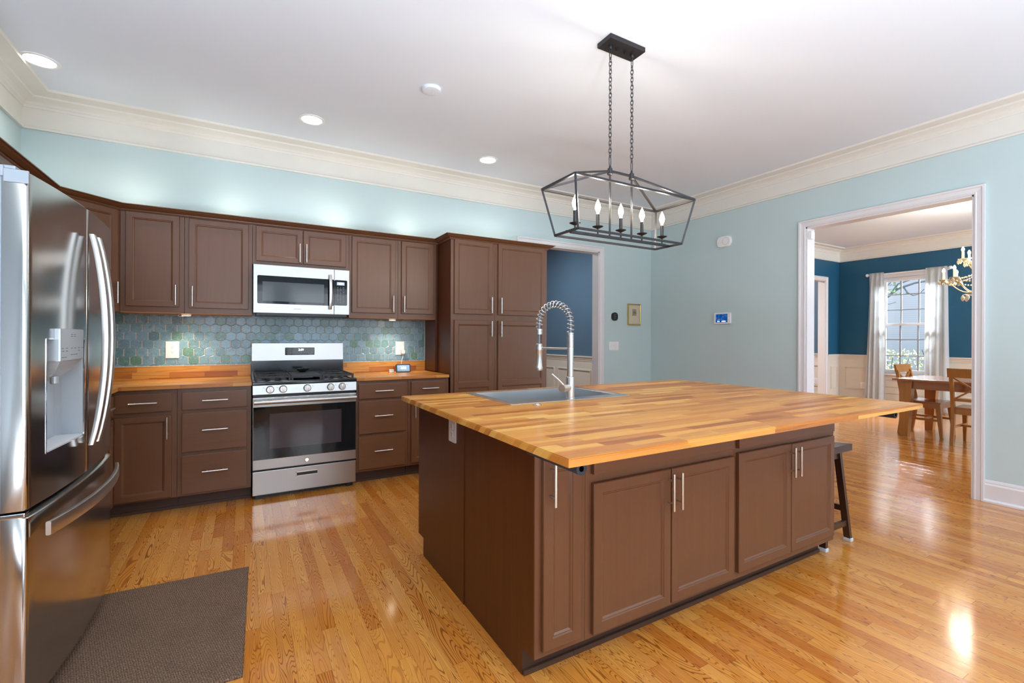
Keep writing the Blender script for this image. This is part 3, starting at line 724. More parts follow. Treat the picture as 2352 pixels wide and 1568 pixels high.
# top with a cut-out for the sink
g = G(); X0, X1, Y0, Y1 = .796, 3.145, 1.062, 2.692; sx0, sx1, sy0, sy1 = 1.205, 1.990, 2.125, 2.620
zt, zb = .902, .8765
xs_, ys_ = [X0, sx0, sx1, X1], [Y0, sy0, sy1, Y1]
V = {}
for zz in (zb, zt):
    for i, x in enumerate(xs_):
        for k_, y in enumerate(ys_): V[i, k_, zz] = g.bm.verts.new((x, y, zz))
for zz in (zb, zt):
    for i in range(3):
        for k_ in range(3):
            if (i, k_) != (1, 1): g.bm.faces.new([V[i, k_, zz], V[i + 1, k_, zz], V[i + 1, k_ + 1, zz], V[i, k_ + 1, zz]])
def wallq(a, b): g.bm.faces.new([V[a + (zb,)], V[b + (zb,)], V[b + (zt,)], V[a + (zt,)]])
for i in range(3): wallq((i, 0), (i + 1, 0)); wallq((i, 3), (i + 1, 3)); wallq((0, i), (0, i + 1)); wallq((3, i), (3, i + 1))
for a, b in (((1, 1), (2, 1)), ((2, 1), (2, 2)), ((2, 2), (1, 2)), ((1, 2), (1, 1))): wallq(a, b)
bmesh.ops.recalc_face_normals(g.bm, faces=g.bm.faces)
ed = [e for e in g.bm.edges if len(e.link_faces) == 2 and e.link_faces[0].normal.dot(e.link_faces[1].normal) < .5 and all(v.co.z > .9 for v in e.verts)]
bmesh.ops.bevel(g.bm, geom=ed, offset=.003, segments=2, affect='EDGES')
tag(recenter(g.done('island_countertop', 'block'), (1.97, 1.87, zb)), 'large butcher block island top with the sink set into it', 'countertop')

# ---------------------------------------------------------------- sink and tap
t = thing('kitchen_sink', 'square stainless drop-in sink in the island top', 'sink', (1.597, 2.37, .70))
g = G()
def ringz(x0, x1, y0, y1, z, r=.012, n=3): return g.ring([(x, y, z) for x, y in rrect(x0, x1, y0, y1, r, n)])
o0 = ringz(1.180, 2.012, 2.066, 2.634, .9022); o1 = ringz(1.180, 2.012, 2.066, 2.634, .9040); o2 = ringz(1.183, 2.009, 2.069, 2.631, .9052)
i0 = ringz(1.226, 1.966, 2.146, 2.600, .9052); i1 = ringz(1.230, 1.962, 2.150, 2.596, .9030); i2 = ringz(1.234, 1.958, 2.154, 2.592, .700); i3 = ringz(1.24, 1.952, 2.16, 2.586, .690)
for a, b in ((o0, o1), (o1, o2), (o2, i0), (i0, i1), (i1, i2), (i2, i3)): g.skin(a, b)
g.cap(i3)
g.done('basin', 'sinksteel', t, False)
g = G(); g.lathe([(.045, .6905), (.045, .6935), (.036, .6938), (.030, .6915)], (1.6, 2.40, 0), 24); g.done('drain', 'chrome', t, True)

FBx, FBy = 1.592, 2.112; fd = Vector((-.33, .944, 0)); fz = .9055
t = thing('kitchen_faucet', 'brushed nickel pull-down faucet with an open spring neck, standing at the sink', 'faucet', (FBx, FBy, fz))
g = G(); g.lathe([(.026, 0), (.026, .004), (.0235, .006), (.0235, .118), (.0225, .121), (.0185, .123), (.0185, .285), (.0175, .288)], (FBx, FBy, fz), 28); g.done('body', 'nickel', t, True)
g = G(); pr = [(.0165, .288)]
for i in range(11): z = .290 + i * .0066; pr += [(.0200, z), (.0200, z + .004), (.0172, z + .0042), (.0172, z + .0064)]
pr += [(.0195, .3645), (.0195, .370), (.010, .372)]
g.lathe(pr, (FBx, FBy, fz), 24); g.done('ribbed_collar', 'nickel', t, True)
P0 = Vector((FBx, FBy, fz)); reach = .222
def arch(s):
    """centre line of the neck: up, over, down; s 0..1"""
    R = reach / 2; seg = [.055, PI * R, .030]; L = sum(seg); d = s * L
    if d < seg[0]: return P0 + Vector((0, 0, .372 + d))
    d -= seg[0]
    if d < seg[1]:
        a = d / R; return P0 + fd * (R - R * math.cos(a)) + Vector((0, 0, .372 + seg[0] + R * math.sin(a) * .98))
    d -= seg[1]; return P0 + fd * reach + Vector((0, 0, .372 + seg[0] - d))
g = G(); g.tube([arch(i / 40) for i in range(41)], .0082, 10); g.done('inner_hose', 'hose', t, True)
g = G(); turns = 19; pts = []; side = Vector((0, 0, 1)).cross(fd).normalized()
for i in range(turns * 14 + 1):
    s_ = i / (turns * 14); c = arch(s_ * .985); tt = (arch(min(1, s_ + .01)) - arch(max(0, s_ - .01))).normalized(); nn = side.cross(tt).normalized()
    a = 2 * PI * turns * s_; pts.append(c + (side * math.cos(a) + nn * math.sin(a)) * .0185)
g.tube(pts, .0026, 7); g.done('spring', 'nickel', t, True)
E0 = arch(1.0); ex, ey = E0.x, E0.y
g = G(); pr = []
for i in range(4): z = E0.z - .004 - i * .008; pr += [(.0205, z), (.0205, z - .0055), (.017, z - .006), (.017, z - .0078)]
g.lathe([(.010, E0.z)] + pr + [(.010, E0.z - .036)], (ex, ey, 0), 20); g.done('end_collar', 'nickel', t, True)
armz = fz + .280
g = G(); g.tube([(ex, ey, E0.z - .036), (ex, ey, armz + .02)], .0075, 10); g.done('lower_hose', 'hose', t, True)
g = G(); g.lathe([(.012, armz + .028), (.0195, armz + .024), (.0195, armz - .020), (.0185, armz - .022), (.0190, armz - .108), (.0215, armz - .112), (.0225, armz - .128), (.0205, armz - .133), (.005, armz - .133)], (ex, ey, 0), 24); g.done('spray_head', 'nickel', t, True)
g = G(); g.tube([P0 + Vector((0, 0, .280)) + fd * .017, Vector((ex, ey, armz)) - fd * .018], .0062, 10); g.lathe([(.0235, armz + .010), (.0235, armz - .010)], (ex, ey, 0), 20, capends=False); g.done('support_arm', 'nickel', t, True)
vx = Vector((-.94, -.34, 0)); vz = fz + .062
g = G(); g.tube([P0 + Vector((0, 0, .062)) + vx * .016, P0 + Vector((0, 0, .062)) + vx * .050], .0185, 22); g.tube([P0 + Vector((0, 0, .062)) + vx * .0515, P0 + Vector((0, 0, .062)) + vx * .083], .0215, 22); g.done('valve', 'nickel', t, True)
g = G(); a = P0 + Vector((0, 0, .062)) + vx * .066 + Vector((0, 0, .018)); g.tube([a, a + vx * .022 + fd * .02 + Vector((0, 0, .030)), a + vx * .050 + fd * .045 + Vector((0, 0, .062))], [.0052, .0050, .0045], 10); g.done('lever', 'nickel', t, True)
g = G(); g.lathe([(.022, 0), (.022, .003), (.019, .005), (.012, .0055), (.011, .008), (.002, .0085)], (1.295, 1.997, .9025), 24)
tag(recenter(g.done('sink_button', 'nickel', None, True), (1.295, 1.997, .9025)), 'small round metal push button set in the island top in front of the sink', 'button')

# ---------------------------------------------------------------- outlets, switches
def outlet(name, label, loc, rz, mat='whiteplastic', w_=.076, h_=.122, deco=True):
    t = thing(name, label, 'outlet', loc, rz); k = lambda g, n, m, sm=False: g.done(n, m, t, sm, world=False)
    g = G(); g.prism(rrect(-w_ / 2, w_ / 2, -h_ / 2, h_ / 2, .004), -.006, 0, 'Y'); k(g, 'plate', mat)
    for zc in (.020, -.020):
        g = G(); g.prism(rrect(-.0165, .0165, zc - .0145, zc + .0145, .008), -.0085, -.006, 'Y'); k(g, 'receptacle', mat)
        g = G(); g.box(-.0075, -.0055, -.0088, -.0084, zc + .000, zc + .008); g.box(.0055, .0075, -.0088, -.0084, zc + .000, zc + .008); g.lathe([(.0025, -.0088), (.0025, -.0084)], (0, 0, zc - .006), 10, 'Y'); k(g, 'slots', 'slot')
    return t
outlet('wall_outlet', 'white outlet plate on the tiles left of the range', (-.519, 4.7032, 1.138), 0, w_=.090, h_=.137)
outlet('wall_outlet', 'white outlet plate on the tiles with a charger plugged in', (1.373, 4.7032, 1.137), 0, w_=.089, h_=.135)
outlet('wall_outlet', 'pale grey outlet on the dark end panel of the island', (.8865, 2.124, .792), -PI / 2, 'almond', .082, .116)
outlet('wall_outlet', 'small white outlet on the cream wainscot left of the dining window', (10.191, 4.345, .37), -PI / 2)
outlet('wall_outlet', 'small white outlet on the wainscot seen through the dining room doorway', (10.179, 5.18, .39), -PI / 2)
g = G(); g.prism(rrect(1.380, 1.416, 1.082, 1.120, .005), 4.659, 4.6945, 'Y'); g.box(1.385, 1.411, 4.667, 4.690, 1.074, 1.082, .002)
tag(recenter(g.done('charger', 'whiteplastic'), (1.398, 4.68, 1.074)), 'white cube charger plugged into the outlet above the smart display', 'charger')
cpts = [(1.398, 4.676, 1.073), (1.396, 4.672, 1.050), (1.385, 4.665, 1.02), (1.370, 4.64, .985), (1.352, 4.59, .948), (1.345, 4.56, .940)]
g = G(); g.tube(cpts, .0019, 8)
tag(recenter(g.done('charging_cable', 'whiteplastic', None, True), cpts[-1]), 'thin white cable from the charger down to the smart display', 'cable')
t = thing('smart_display', 'small smart display showing the time 3:00 on the counter', 'display', (1.352, 4.50, .902))
SM = Matrix.Translation((1.352, 4.50, .9025)) @ Matrix.Rotation(math.radians(-14), 4, 'X')
def tf(g, m):
    for v in g.bm.verts: v.co = m @ v.co
    return g
g = G(); g.prism(rrect(-.074, .074, .001, .082, .012), -.006, .008, 'Y'); g.prism([(-.055, .02), (.055, .02), (.045, .066), (-.045, .066)], .008, .036, 'Y'); tf(g, SM).done('shell', 'blackplastic', t, True)
M['screen'] = None
k = NT('landscape_screen'); c, x, y, z = k.coords('Generated')
colr = k.ramp(k.math('MULTIPLY_ADD', k.noise(c, 3.0, 3), .5, k.math('MULTIPLY', z, .5)), [(.2, srgb(52, 92, 92)), (.45, srgb(70, 110, 150)), (.8, srgb(84, 128, 186))])
k.link(colr, k.b.inputs['Base Color']); k.link(colr, k.b.inputs['Emission Color']); k.b.inputs['Emission Strength'].default_value = .8; k.b.inputs['Roughness'].default_value = .15
M['screen'] = k.m
g = G(); g.box(-.061, .061, -.0068, -.0061, .010, .071); tf(g, SM).done('screen', 'screen', t)
TXT = Matrix.Rotation(PI / 2, 4, 'X')
text('3:00', .033, 'clock_digits', 'digits', t, SM @ Matrix.Translation((.0, -.0072, .043)) @ TXT)
g = G(); g.box(1.226, 1.275, 4.555, 4.585, .9025, .914, .004); g.box(1.228, 1.275, 4.557, 4.583, .917, .930, .004); g.box(1.232, 1.27, 4.560, 4.58, .913, .918)
tag(recenter(g.done('card_reader', 'whiteplastic'), (1.25, 4.57, .9025)), 'tiny white plastic gadget lying on the counter left of the smart display', 'gadget')

# ---------------------------------------------------------------- microwave
t = thing('microwave', 'stainless over-the-range microwave with a dark glass door', 'microwave', (.428, 4.50, 1.441))
g = G(); g.box(.054, .801, 4.325, 4.690, 1.448, 1.839, .003); g.done('body', 'blackplastic', t)
yf = 4.303
g = G(); g.box(.054, .6735, yf, 4.324, 1.4435, 1.8385, .004); dr = g.done('door', 'steel', t)
g = G(); g.prism(rrect(.083, .6735, 1.519, 1.749, .010), yf - .0022, yf - .0002, 'Y'); g.done('door_glass', 'blackglass', dr)
g = G(); g.prism(rrect(.120, .590, 1.541, 1.700, .003), yf - .0030, yf - .0023, 'Y'); g.done('mesh_window', 'tintglass', dr)
g = G(); a = [(0, 0), (.18, .030), (.5, .040), (.82, .030), (1, 0)]
pts = [Vector((.6395, yf - .006 - d, 1.487 + s_ * .300)) for s_, d in ((0, .012), (.1, .024), (.3, .034), (.5, .037), (.7, .034), (.9, .024), (1, .012))]
for p, q in zip(pts, pts[1:]): pass
rings = [g.ring([(p.x + dx, p.y + dy, p.z) for dx, dy in rrect(-.012, .012, -.006, .006, .005, 2)]) for p in pts]
for p, q in zip(rings, rings[1:]): g.skin(p, q)
g.cap(rings[0], True); g.cap(rings[-1])
for z in (1.497, 1.777): g.box(.634, .645, yf - .02, yf - .002, z - .008, z + .008)
g.done('handle', 'nickel', dr, True)
g = G()
for i in range(8): g.box(.352 + i * .0075, .357 + i * .0075, yf - .0006, yf + .0002, 1.4785, 1.4835)
g.done('brand_marks', 'icons', dr)
g = G(); g.box(.6755, .801, yf, 4.324, 1.4435, 1.8385, .004); cp = g.done('control_panel', 'steel', t)
g = G(); g.prism(rrect(.6762, .782, 1.524, 1.747, .010), yf - .0022, yf - .0002, 'Y'); g.done('keypad', 'blackglass', cp)
g = G(); g.box(.695, .759, yf - .0028, yf - .0022, 1.702, 1.729); g.done('clock_window', 'lcd', cp)
text('2:59', .022, 'clock_digits', 'digits', t, Matrix.Translation((.728, yf - .0032, 1.7155)) @ TXT)
g = G()
for r_ in range(11):
    for c_ in range(3):
        z = 1.682 - r_ * .0132; x = .703 + c_ * .024; w_ = (.010, .006, .012)[(r_ + c_) % 3]
        g.box(x - w_ / 2, x + w_ / 2, yf - .0026, yf - .0022, z - .0018, z + .0018)
g.done('key_print', 'icons', cp)
g = G(); g.box(.075, .785, 4.325, 4.66, 1.424, 1.4475, .004); g.box(.16, .62, 4.318, 4.345, 1.426, 1.436); g.done('vent', 'blackplastic', t)

# ---------------------------------------------------------------- gas range
rx0, rx1 = .050, .808; rc = (rx0 + rx1) / 2
t = thing('gas_range', 'freestanding stainless gas range with black oven glass and five knobs', 'range', (rc, 4.35, 0))
g = G(); g.box(rx0 + .002, rx1 - .002, 4.06, 4.69, .025, .895); g.box(rx0 + .03, rx1 - .03, 4.10, 4.66, 0, .025)
for x in (rx0 + .02, rx1 - .07): g.box(x, x + .05, 4.06, 4.09, .001, .03)
g.done('body', 'blackplastic', t)
yo = 4.027
g = G(); g.box(rx0, rx1, yo + .006, 4.058, .036, .2165, .004); d_ = g.done('storage_drawer', 'steel', t)
g = G()
for q in ((.351, .514, .175, .181), (.351, .514, .147, .152), (.351, .356, .147, .181), (.509, .514, .147, .181)): g.box(q[0], q[1], yo + .0022, yo + .007, q[2], q[3])
g.done('pull_frame', 'nickel', d_)
g = G(); g.box(.356, .509, yo + .0045, yo + .0062, .152, .175); g.done('pull_recess', 'iron', d_)
g = G(); g.box(rx0, rx1, yo, 4.058, .231, .781, .004); d_ = g.done('oven_door', 'steel', t)
g = G(); g.box(rx0 + .004, rx1 - .004, yo - .0022, yo - .0002, .307, .710); g.done('door_glass', 'blackglass', d_)
g = G(); g.box(.165, .690, yo - .0028, yo - .0022, .385, .655); g.done('oven_window', 'ovenwin', d_)
g = G(); g.tube([(.066, yo - .048, .751), (.792, yo - .048, .751)], .0165, 18)
for x in (.062, .796): g.tube([(x - .004, yo - .048, .751), (x + .004, yo - .048, .751)], .0175, 16)
for x in (.085, .773): g.box(x - .012, x + .012, yo - .048, yo - .0005, .742, .762, .003)
g.done('handle', 'steel', d_, True)
g = G()
for q in ((.195, .262), (.285, .425), (.445, .585), (.605, .668)): g.box(q[0], q[1], yo - .0008, yo + .0005, .7735, .7765)
g.done('vent_slots', 'slot', d_)
g = G(); g.lathe([(.0165, -.0015), (.0150, -.0035), (.0135, -.0030), (.0130, -.0022), (.002, -.0022)], (rc, yo, .270), 28, 'Y'); bd = g.done('badge', 'chrome', d_, True)
g = G()
def loop(cx, cz, r1, r2, a0, a1, n=16): return [(cx + r1 * math.cos(a0 + (a1 - a0) * i / n), yo - .0027, cz + r2 * math.sin(a0 + (a1 - a0) * i / n)) for i in range(n + 1)]
g.tube(loop(rc - .004, .270, .0045, .006, .6, 5.6), .0006, 6); g.tube(loop(rc + .0045, .2725, .0032, .0034, .8, 5.4), .0006, 6); g.tube(loop(rc + .0045, .2665, .0038, .0036, 1.0, 5.4), .0006, 6)
g.done('badge_script', 'whiteplastic', bd, True)
g = G(); g.prism([(yo + .002, .800), (yo - .004, .806), (yo + .006, .874), (yo + .012, .877), (4.06, .877), (4.06, .800)], rx0, rx1, 'X')
cp = g.done('control_panel', 'steel', t)
for x in (.167, .257, .430, .605, .695):
    z = .8415; y = yo - .0005
    g = G(); g.lathe([(.0285, 0), (.0285, -.010), (.0265, -.014), (.0245, -.022), (.0225, -.024), (.001, -.024)], (x, y, z), 26, 'Y'); g.box(x - .0055, x + .0055, y - .035, y - .020, z - .0235, z + .0235, .003)
    g.done('knob', 'nickel', t, True)
g = G()
for x, dx in ((.167, -.045), (.257, -.043), (.430, .040), (.605, .038), (.695, .036)):
    g.lathe([(.0022, -.0008), (.0022, .004)], (x + dx, yo + .002, .857), 8, 'Y'); g.box(x + dx + .003, x + dx + .013, yo - .0002, yo + .004, .8505, .8515)
g.done('burner_marks', 'iconsd', cp)
g = G(); pf = [(yo - .001, .879), (yo - .006, .884), (yo - .006, .896), (yo + .002, .904), (yo + .02, .906), (4.640, .906), (4.640, .879)]
g.prism(pf, rx0 - .001, rx1 + .001, 'X'); g.done('cooktop', 'enamel', t, True)
g = G(); g.box(rx0, rx1, 4.640, 4.688, .880, 1.036); g.done('back_riser', 'enamel', t)
g = G(); g.prism([(4.640, 1.0365), (4.652, 1.189), (4.690, 1.189), (4.690, 1.0365)], rx0, rx1, 'X'); bg_ = g.done('backguard', 'steel', t)
q = lambda z: 4.640 + (z - 1.0365) * .012 / .1525
g = G(); g.prism(rrect(.306, .561, 1.078, 1.156, .008), q(1.117) - .0062, q(1.117) + .004, 'Y'); g.done('display_frame', 'nickel', bg_)
g = G(); g.prism(rrect(.310, .557, 1.082, 1.152, .006), q(1.117) - .0070, q(1.117) - .0062, 'Y'); g.done('clock_display', 'blackglass', bg_)
text('2:59', .026, 'clock_digits', 'digits', t, Matrix.Translation((.442, q(1.117) - .0078, 1.1295)) @ TXT)
g = G(); yy = q(1.117)
for x, z, w_ in ((.330, 1.142, .03), (.538, 1.142, .026), (.325, 1.128, .010), (.357, 1.128, .012), (.508, 1.129, .014), (.533, 1.129, .012), (.325, 1.102, .010), (.357, 1.104, .018), (.357, 1.100, .010), (.391, 1.102, .014), (.420, 1.102, .004), (.446, 1.102, .004), (.472, 1.102, .012), (.508, 1.104, .014), (.533, 1.104, .013), (.524, 1.091, .030)):
    g.box(x - w_ / 2, x + w_ / 2, yy - .0075, yy - .0070, z - .0014, z + .0014)
g.done('panel_print', 'icons', bg_)
# grates, griddle and burners
def grate(x0, x1, plate=False):
    g = G(); y0, y1 = 4.050, 4.610; z = .940; b = .012
    for x in (x0 + b / 2, x1 - b / 2): g.box(x - b / 2, x + b / 2, y0, y1, z - .016, z, .002)
    for y in (y0 + b / 2, y1 - b / 2, (y0 + y1) / 2): g.box(x0 + b, x1 - b, y - b / 2, y + b / 2, z - .014, z, .002)
    for x in (x0 + .008, x1 - .008):
        for y in (y0 + .008, y1 - .008, (y0 + y1) / 2): g.box(x - .007, x + .007, y - .007, y + .007, .9065, z - .012)
    if plate: g.box(x0 + .004, x1 - .004, y0 + .002, y1 - .14, z - .004, z + .003, .003)
    else:
        xc = (x0 + x1) / 2
        for yc in (y0 + .14, y1 - .14):
            for k_ in range(4):
                a = PI / 4 + k_ * PI / 2; ex = xc + math.cos(a) * .155 * .62; ey = yc + math.sin(a) * .155 * .8
                g.bar((xc + math.cos(a) * .025, yc + math.sin(a) * .025, z - .006), (ex, ey, z - .006), .009, .011)
            g.box(x0 + b, xc - .03, yc - .0045, yc + .0045, z - .012, z); g.box(xc + .03, x1 - b, yc - .0045, yc + .0045, z - .012, z)
    return g
for x0, x1, pl in ((rx0 + .016, rx0 + .262, False), (rx0 + .266, rx1 - .266, True), (rx1 - .262, rx1 - .016, False)):
    grate(x0, x1, pl).done('griddle' if pl else 'grate', 'iron', t)
for x in (rx0 + .139, rx1 - .139):
    for y in (4.19, 4.47):
        g = G(); g.lathe([(.046, .9062), (.044, .914), (.034, .918), (.032, .924), (.001, .925)], (x, y, 0), 22); g.done('burner', 'iron', t, True)
# flower shaped dish on the griddle
g = G(); n = 40; R = lambda k_: 1 + .16 * math.cos(5 * 2 * PI * k_ / n)
def fl(r, z): return g.ring([(.430 + r * R(k_) * math.cos(2 * PI * k_ / n), 4.41 + r * R(k_) * math.sin(2 * PI * k_ / n), z) for k_ in range(n)])
rr = [fl(.018, .9435), fl(.032, .950), fl(.042, .962), fl(.049, .974), fl(.045, .974), fl(.036, .960), fl(.024, .952)]
for a, b in zip(rr, rr[1:]): g.skin(a, b)
g.cap(rr[0], True); g.cap(rr[-1])
tag(recenter(g.done('spoon_rest', 'enamel', None, True), (.43, 4.41, .9435)), 'small black flower-shaped dish standing on the range griddle', 'dish')

# under-cabinet lights
for lab, x, y in (('lit puck light under the cabinet left of the microwave', -.41, 4.52), ('lit puck light under the cabinet right of the microwave', 1.245, 4.52)):
    t = thing('puck_light', lab, 'light', (x, y, 1.412), 0, 'under-cabinet puck lights')
    g = G(); g.lathe([(.034, 1.4235), (.034, 1.414), (.030, 1.412)], (x, y, 0), 24, capends=False); g.done('housing', 'whiteplastic', t, True)
    g = G(); g.lathe([(.030, 1.4135), (.030, 1.4120), (.001, 1.4118)], (x, y, 0), 24); g.done('lens', 'puck', t, True)
    if x < 0:
        g = G(); g.tube([(-.452, 4.49, 1.422), (-.46, 4.485, 1.41), (-.45, 4.48, 1.402), (-.43, 4.48, 1.405), (-.425, 4.485, 1.409)], .0022, 7); g.done('cord', 'whiteplastic', t, True)
    l = bpy.data.lights.new('puck_glow', 'SPOT'); l.energy = 8.5; l.color = (1, .86, .64); l.spot_size = math.radians(125); l.spot_blend = .8; l.shadow_soft_size = .03
    o = bpy.data.objects.new('puck_glow', l); COL.objects.link(o); o.location = (x, y, 1.405)


# ---------------------------------------------------------------- fridge (front faces +X)
fr = thing('refrigerator', 'tall stainless French door refrigerator at the left edge', 'refrigerator', (-.592, 2.020, 0), PI / 2 - math.radians(1.5))
FW = .925
def ff(x): u = (x - FW / 2) / (FW / 2); return -.026 * (1 - u * u)
kf = lambda g, n, m, par=fr, sm=True: g.done(n, m, par, sm, world=False)
g = G(); g.box(.004, FW - .004, .078, .800, .03, 1.735, .004); g.box(.03, FW - .03, .09, .76, 0, .03); kf(g, 'body', 'greyplastic', sm=False)
def panel(x0, x1, z0, z1, hole=None, nx=18, rl=True, rr_=True, bevel=0.0):
    """bowed door: curved front, rounded upright edges, optional opening"""
    g = G(); xs = [x0 + (x1 - x0) * i / nx for i in range(nx + 1)]
    if hole: xs = sorted(set([x for x in xs if abs(x - hole[0]) > .01 and abs(x - hole[1]) > .01] + [hole[0], hole[1]]))
    zs = [z0 + .004] + ([hole[2], hole[3]] if hole else []) + [z1 - (.018 if bevel else .004)]
    e = .012
    def fy(x):
        y = ff(x)
        if x - x0 < e: y += e - math.sqrt(max(0, e * e - (e - (x - x0)) ** 2))
        if x1 - x < e: y += e - math.sqrt(max(0, e * e - (e - (x1 - x)) ** 2))
        return y
    xs = sorted(set(xs + [x0 + .0015, x0 + .004, x0 + .008, x0 + e, x1 - .0015, x1 - .004, x1 - .008, x1 - e]))
    cols = [[g.bm.verts.new((x, fy(x), z)) for z in zs] for x in xs]
    for i in range(len(xs) - 1):
        for k_ in range(len(zs) - 1):
            xm, zm = (xs[i] + xs[i + 1]) / 2, (zs[k_] + zs[k_ + 1]) / 2
            if hole and hole[0] < xm < hole[1] and hole[2] < zm < hole[3]: continue
            g.bm.faces.new([cols[i][k_], cols[i + 1][k_], cols[i + 1][k_ + 1], cols[i][k_ + 1]])
    yb = .060
    top = [g.bm.verts.new((x, fy(x) + .004 + bevel, z1)) for x in xs]; bot = [g.bm.verts.new((x, fy(x) + .004, z0)) for x in xs]
    tb = [g.bm.verts.new((x, yb, z1)) for x in xs]; bb = [g.bm.verts.new((x, yb, z0)) for x in xs]
    for i in range(len(xs) - 1):
        g.bm.faces.new([cols[i][-1], cols[i + 1][-1], top[i + 1], top[i]]); g.bm.faces.new([top[i], top[i + 1], tb[i + 1], tb[i]])
        g.bm.faces.new([cols[i + 1][0], cols[i][0], bot[i], bot[i + 1]]); g.bm.faces.new([bot[i + 1], bot[i], bb[i], bb[i + 1]])
        g.bm.faces.new([tb[i], tb[i + 1], bb[i + 1], bb[i]])
    for i in (0, -1): g.bm.faces.new([bot[i]] + cols[i] + [top[i], tb[i], bb[i]])
    return g
D0, D1, DZ0, DZ1 = .108, .428, .852, 1.236                        # dispenser opening
dl = kf(panel(0, FW / 2 - .0015, .698, 1.760, (D0, D1, DZ0, DZ1)), 'door', 'steelv')
dr = kf(panel(FW / 2 + .0015, FW, .698, 1.760), 'door', 'steelv')
fz_ = kf(panel(0, FW, .065, .690, bevel=.026), 'freezer_drawer', 'steelv')
g = G(); g.box(.006, FW - .006, .060, .078, .70, 1.755); g.box(.006, FW - .006, .060, .078, .07, .672); kf(g, 'gasket', 'greyplastic', sm=False)
M['edge'] = simple('polished_door_edge', (.86, .87, .88, 1), .12, 1.0)
g = G(); g.box(FW / 2 - .0012, FW / 2 + .0012, -.022, .05, .70, 1.758); kf(g, 'centre_strip', 'edge', dl, False)
# recess
g = G(); r = .02
yF = lambda x: ff(x) + .001
pr = rrect(D0 + .001, D1 - .001, DZ0 + .001, DZ1 - .001, .004, 2)
A = g.ring([(x, yF(x), z) for x, z in pr]); B_ = g.ring([(x, .040, z) for x, z in pr])
C_ = g.ring([(x + (.02 if x < .3 else -.02), .058, z + (.012 if z < 1 else -.012)) for x, z in pr])
g.skin(A, B_); g.skin(B_, C_); g.cap(C_); dp = kf(g, 'dispenser_recess', 'dispgrey', dl, True)
g = G(); rim = rrect(D0 - .003, D1 + .003, DZ0 - .003, DZ1 + .003, .006, 3); rim2 = rrect(D0 + .002, D1 - .002, DZ0 + .002, DZ1 - .002, .004, 3)
a = g.ring([(x, ff(x) - .0015, z) for x, z in rim]); b = g.ring([(x, ff(x) - .0015, z) for x, z in rim2]); c = g.ring([(x, ff(x) + .003, z) for x, z in rim2]); d = g.ring([(x, ff(x) + .002, z) for x, z in rim])
g.skin(a, b); g.skin(b, c); g.skin(d, a); kf(g, 'dispenser_rim', 'edge', dl, False)
g = G(); g.box(.165, .405, -.031, .054, 1.157, 1.272, .006)
cpn = kf(g, 'dispenser_panel', 'dispgrey', dl, False)
g = G()
for zz, xs in ((1.252, (.30, .33)), (1.245, (.30, .33)), (1.202, (.21, .25, .30, .335, .375, .415)), (1.192, (.215, .25, .375)), (1.178, (.30, .325, .35)), (1.170, (.21, .225, .24))):
    for x in xs: x -= .027; g.box(x - .009, x + .009, -.0316, -.0309, zz - .0013, zz + .0013)
kf(g, 'key_print', 'iconsd', cpn, False)
g = G(); ring1 = g.ring([(.175, -.026, 1.1565), (.395, -.026, 1.1565), (.395, .045, 1.1565), (.175, .045, 1.1565)]); ring2 = g.ring([(.205, -.006, 1.118), (.335, -.016, 1.122), (.335, .040, 1.082), (.205, .040, 1.082)])
g.skin(ring1, ring2); g.cap(ring2); g.lathe([(.012, 1.10), (.012, 1.075), (.010, 1.073), (.001, 1.073)], (.265, .014, 0), 14); kf(g, 'nozzle', 'dispgrey', cpn, True)
g = G(); g.prism([(D0 + .004, yF(D0) + .004), (D1 - .004, yF(D1) + .004), (D1 - .004, .055), (D0 + .004, .055)], DZ0 + .002, DZ0 + .010); kf(g, 'drip_tray', 'whiteplastic', dl, False)
# handles
def bow(p0, p1, out, wv, dv, n=16, flat=.0):
    g = G(); rings = []
    p0, p1 = Vector(p0), Vector(p1); ax = (p1 - p0).normalized(); side = ax.cross(Vector((0, 1, 0))).normalized()
    for i in range(n + 1):
        s_ = i / n; o = out * math.sin(PI * (.06 + .88 * s_)) ** .62
        c = p0 + (p1 - p0) * s_ + Vector((0, -o, 0))
        th = dv * (1.0 - .25 * abs(2 * s_ - 1) ** 3)
        rings.append(g.ring([c + side * u + Vector((0, v, 0)) for u, v in rrect(-wv / 2, wv / 2, -th / 2, th / 2, min(wv, th) * .3, 2)]))
    for a, b in zip(rings, rings[1:]): g.skin(a, b)
    g.cap(rings[0], True); g.cap(rings[-1]); return g
for x, par in ((FW / 2 - .042, dl), (FW / 2 + .030, dr)):
    kf(bow((x, ff(x) - .003, .815), (x, ff(x) - .003, 1.650), .066, .033, .024), 'handle', 'nickel', par)
kf(bow((.050, ff(.05) - .004, .618), (FW - .060, ff(.06) - .004, .618), .072, .046, .018), 'handle', 'nickel', fz_)
# hinges
g = G(); g.box(-.004, .004, -.002, .055, 1.722, 1.762, .002); g.box(.004, .09, .03, .16, 1.7605, 1.775, .004); g.box(-.004, .03, .055, .16, 1.738, 1.772, .004); kf(g, 'hinge_cover', 'greyplastic', fr, False)
g = G(); g.box(FW - .09, FW - .004, .03, .16, 1.7605, 1.775, .004); kf(g, 'hinge_cover', 'greyplastic', fr, False)
g = G(); g.box(-.003, .03, .004, .062, .678, .692, .003); kf(g, 'middle_hinge', 'chrome', fr, False)
g = G(); g.box(-.002, .004, .062, .082, .668, .712, .002); kf(g, 'hinge_bracket', 'blackplastic', fr, False)

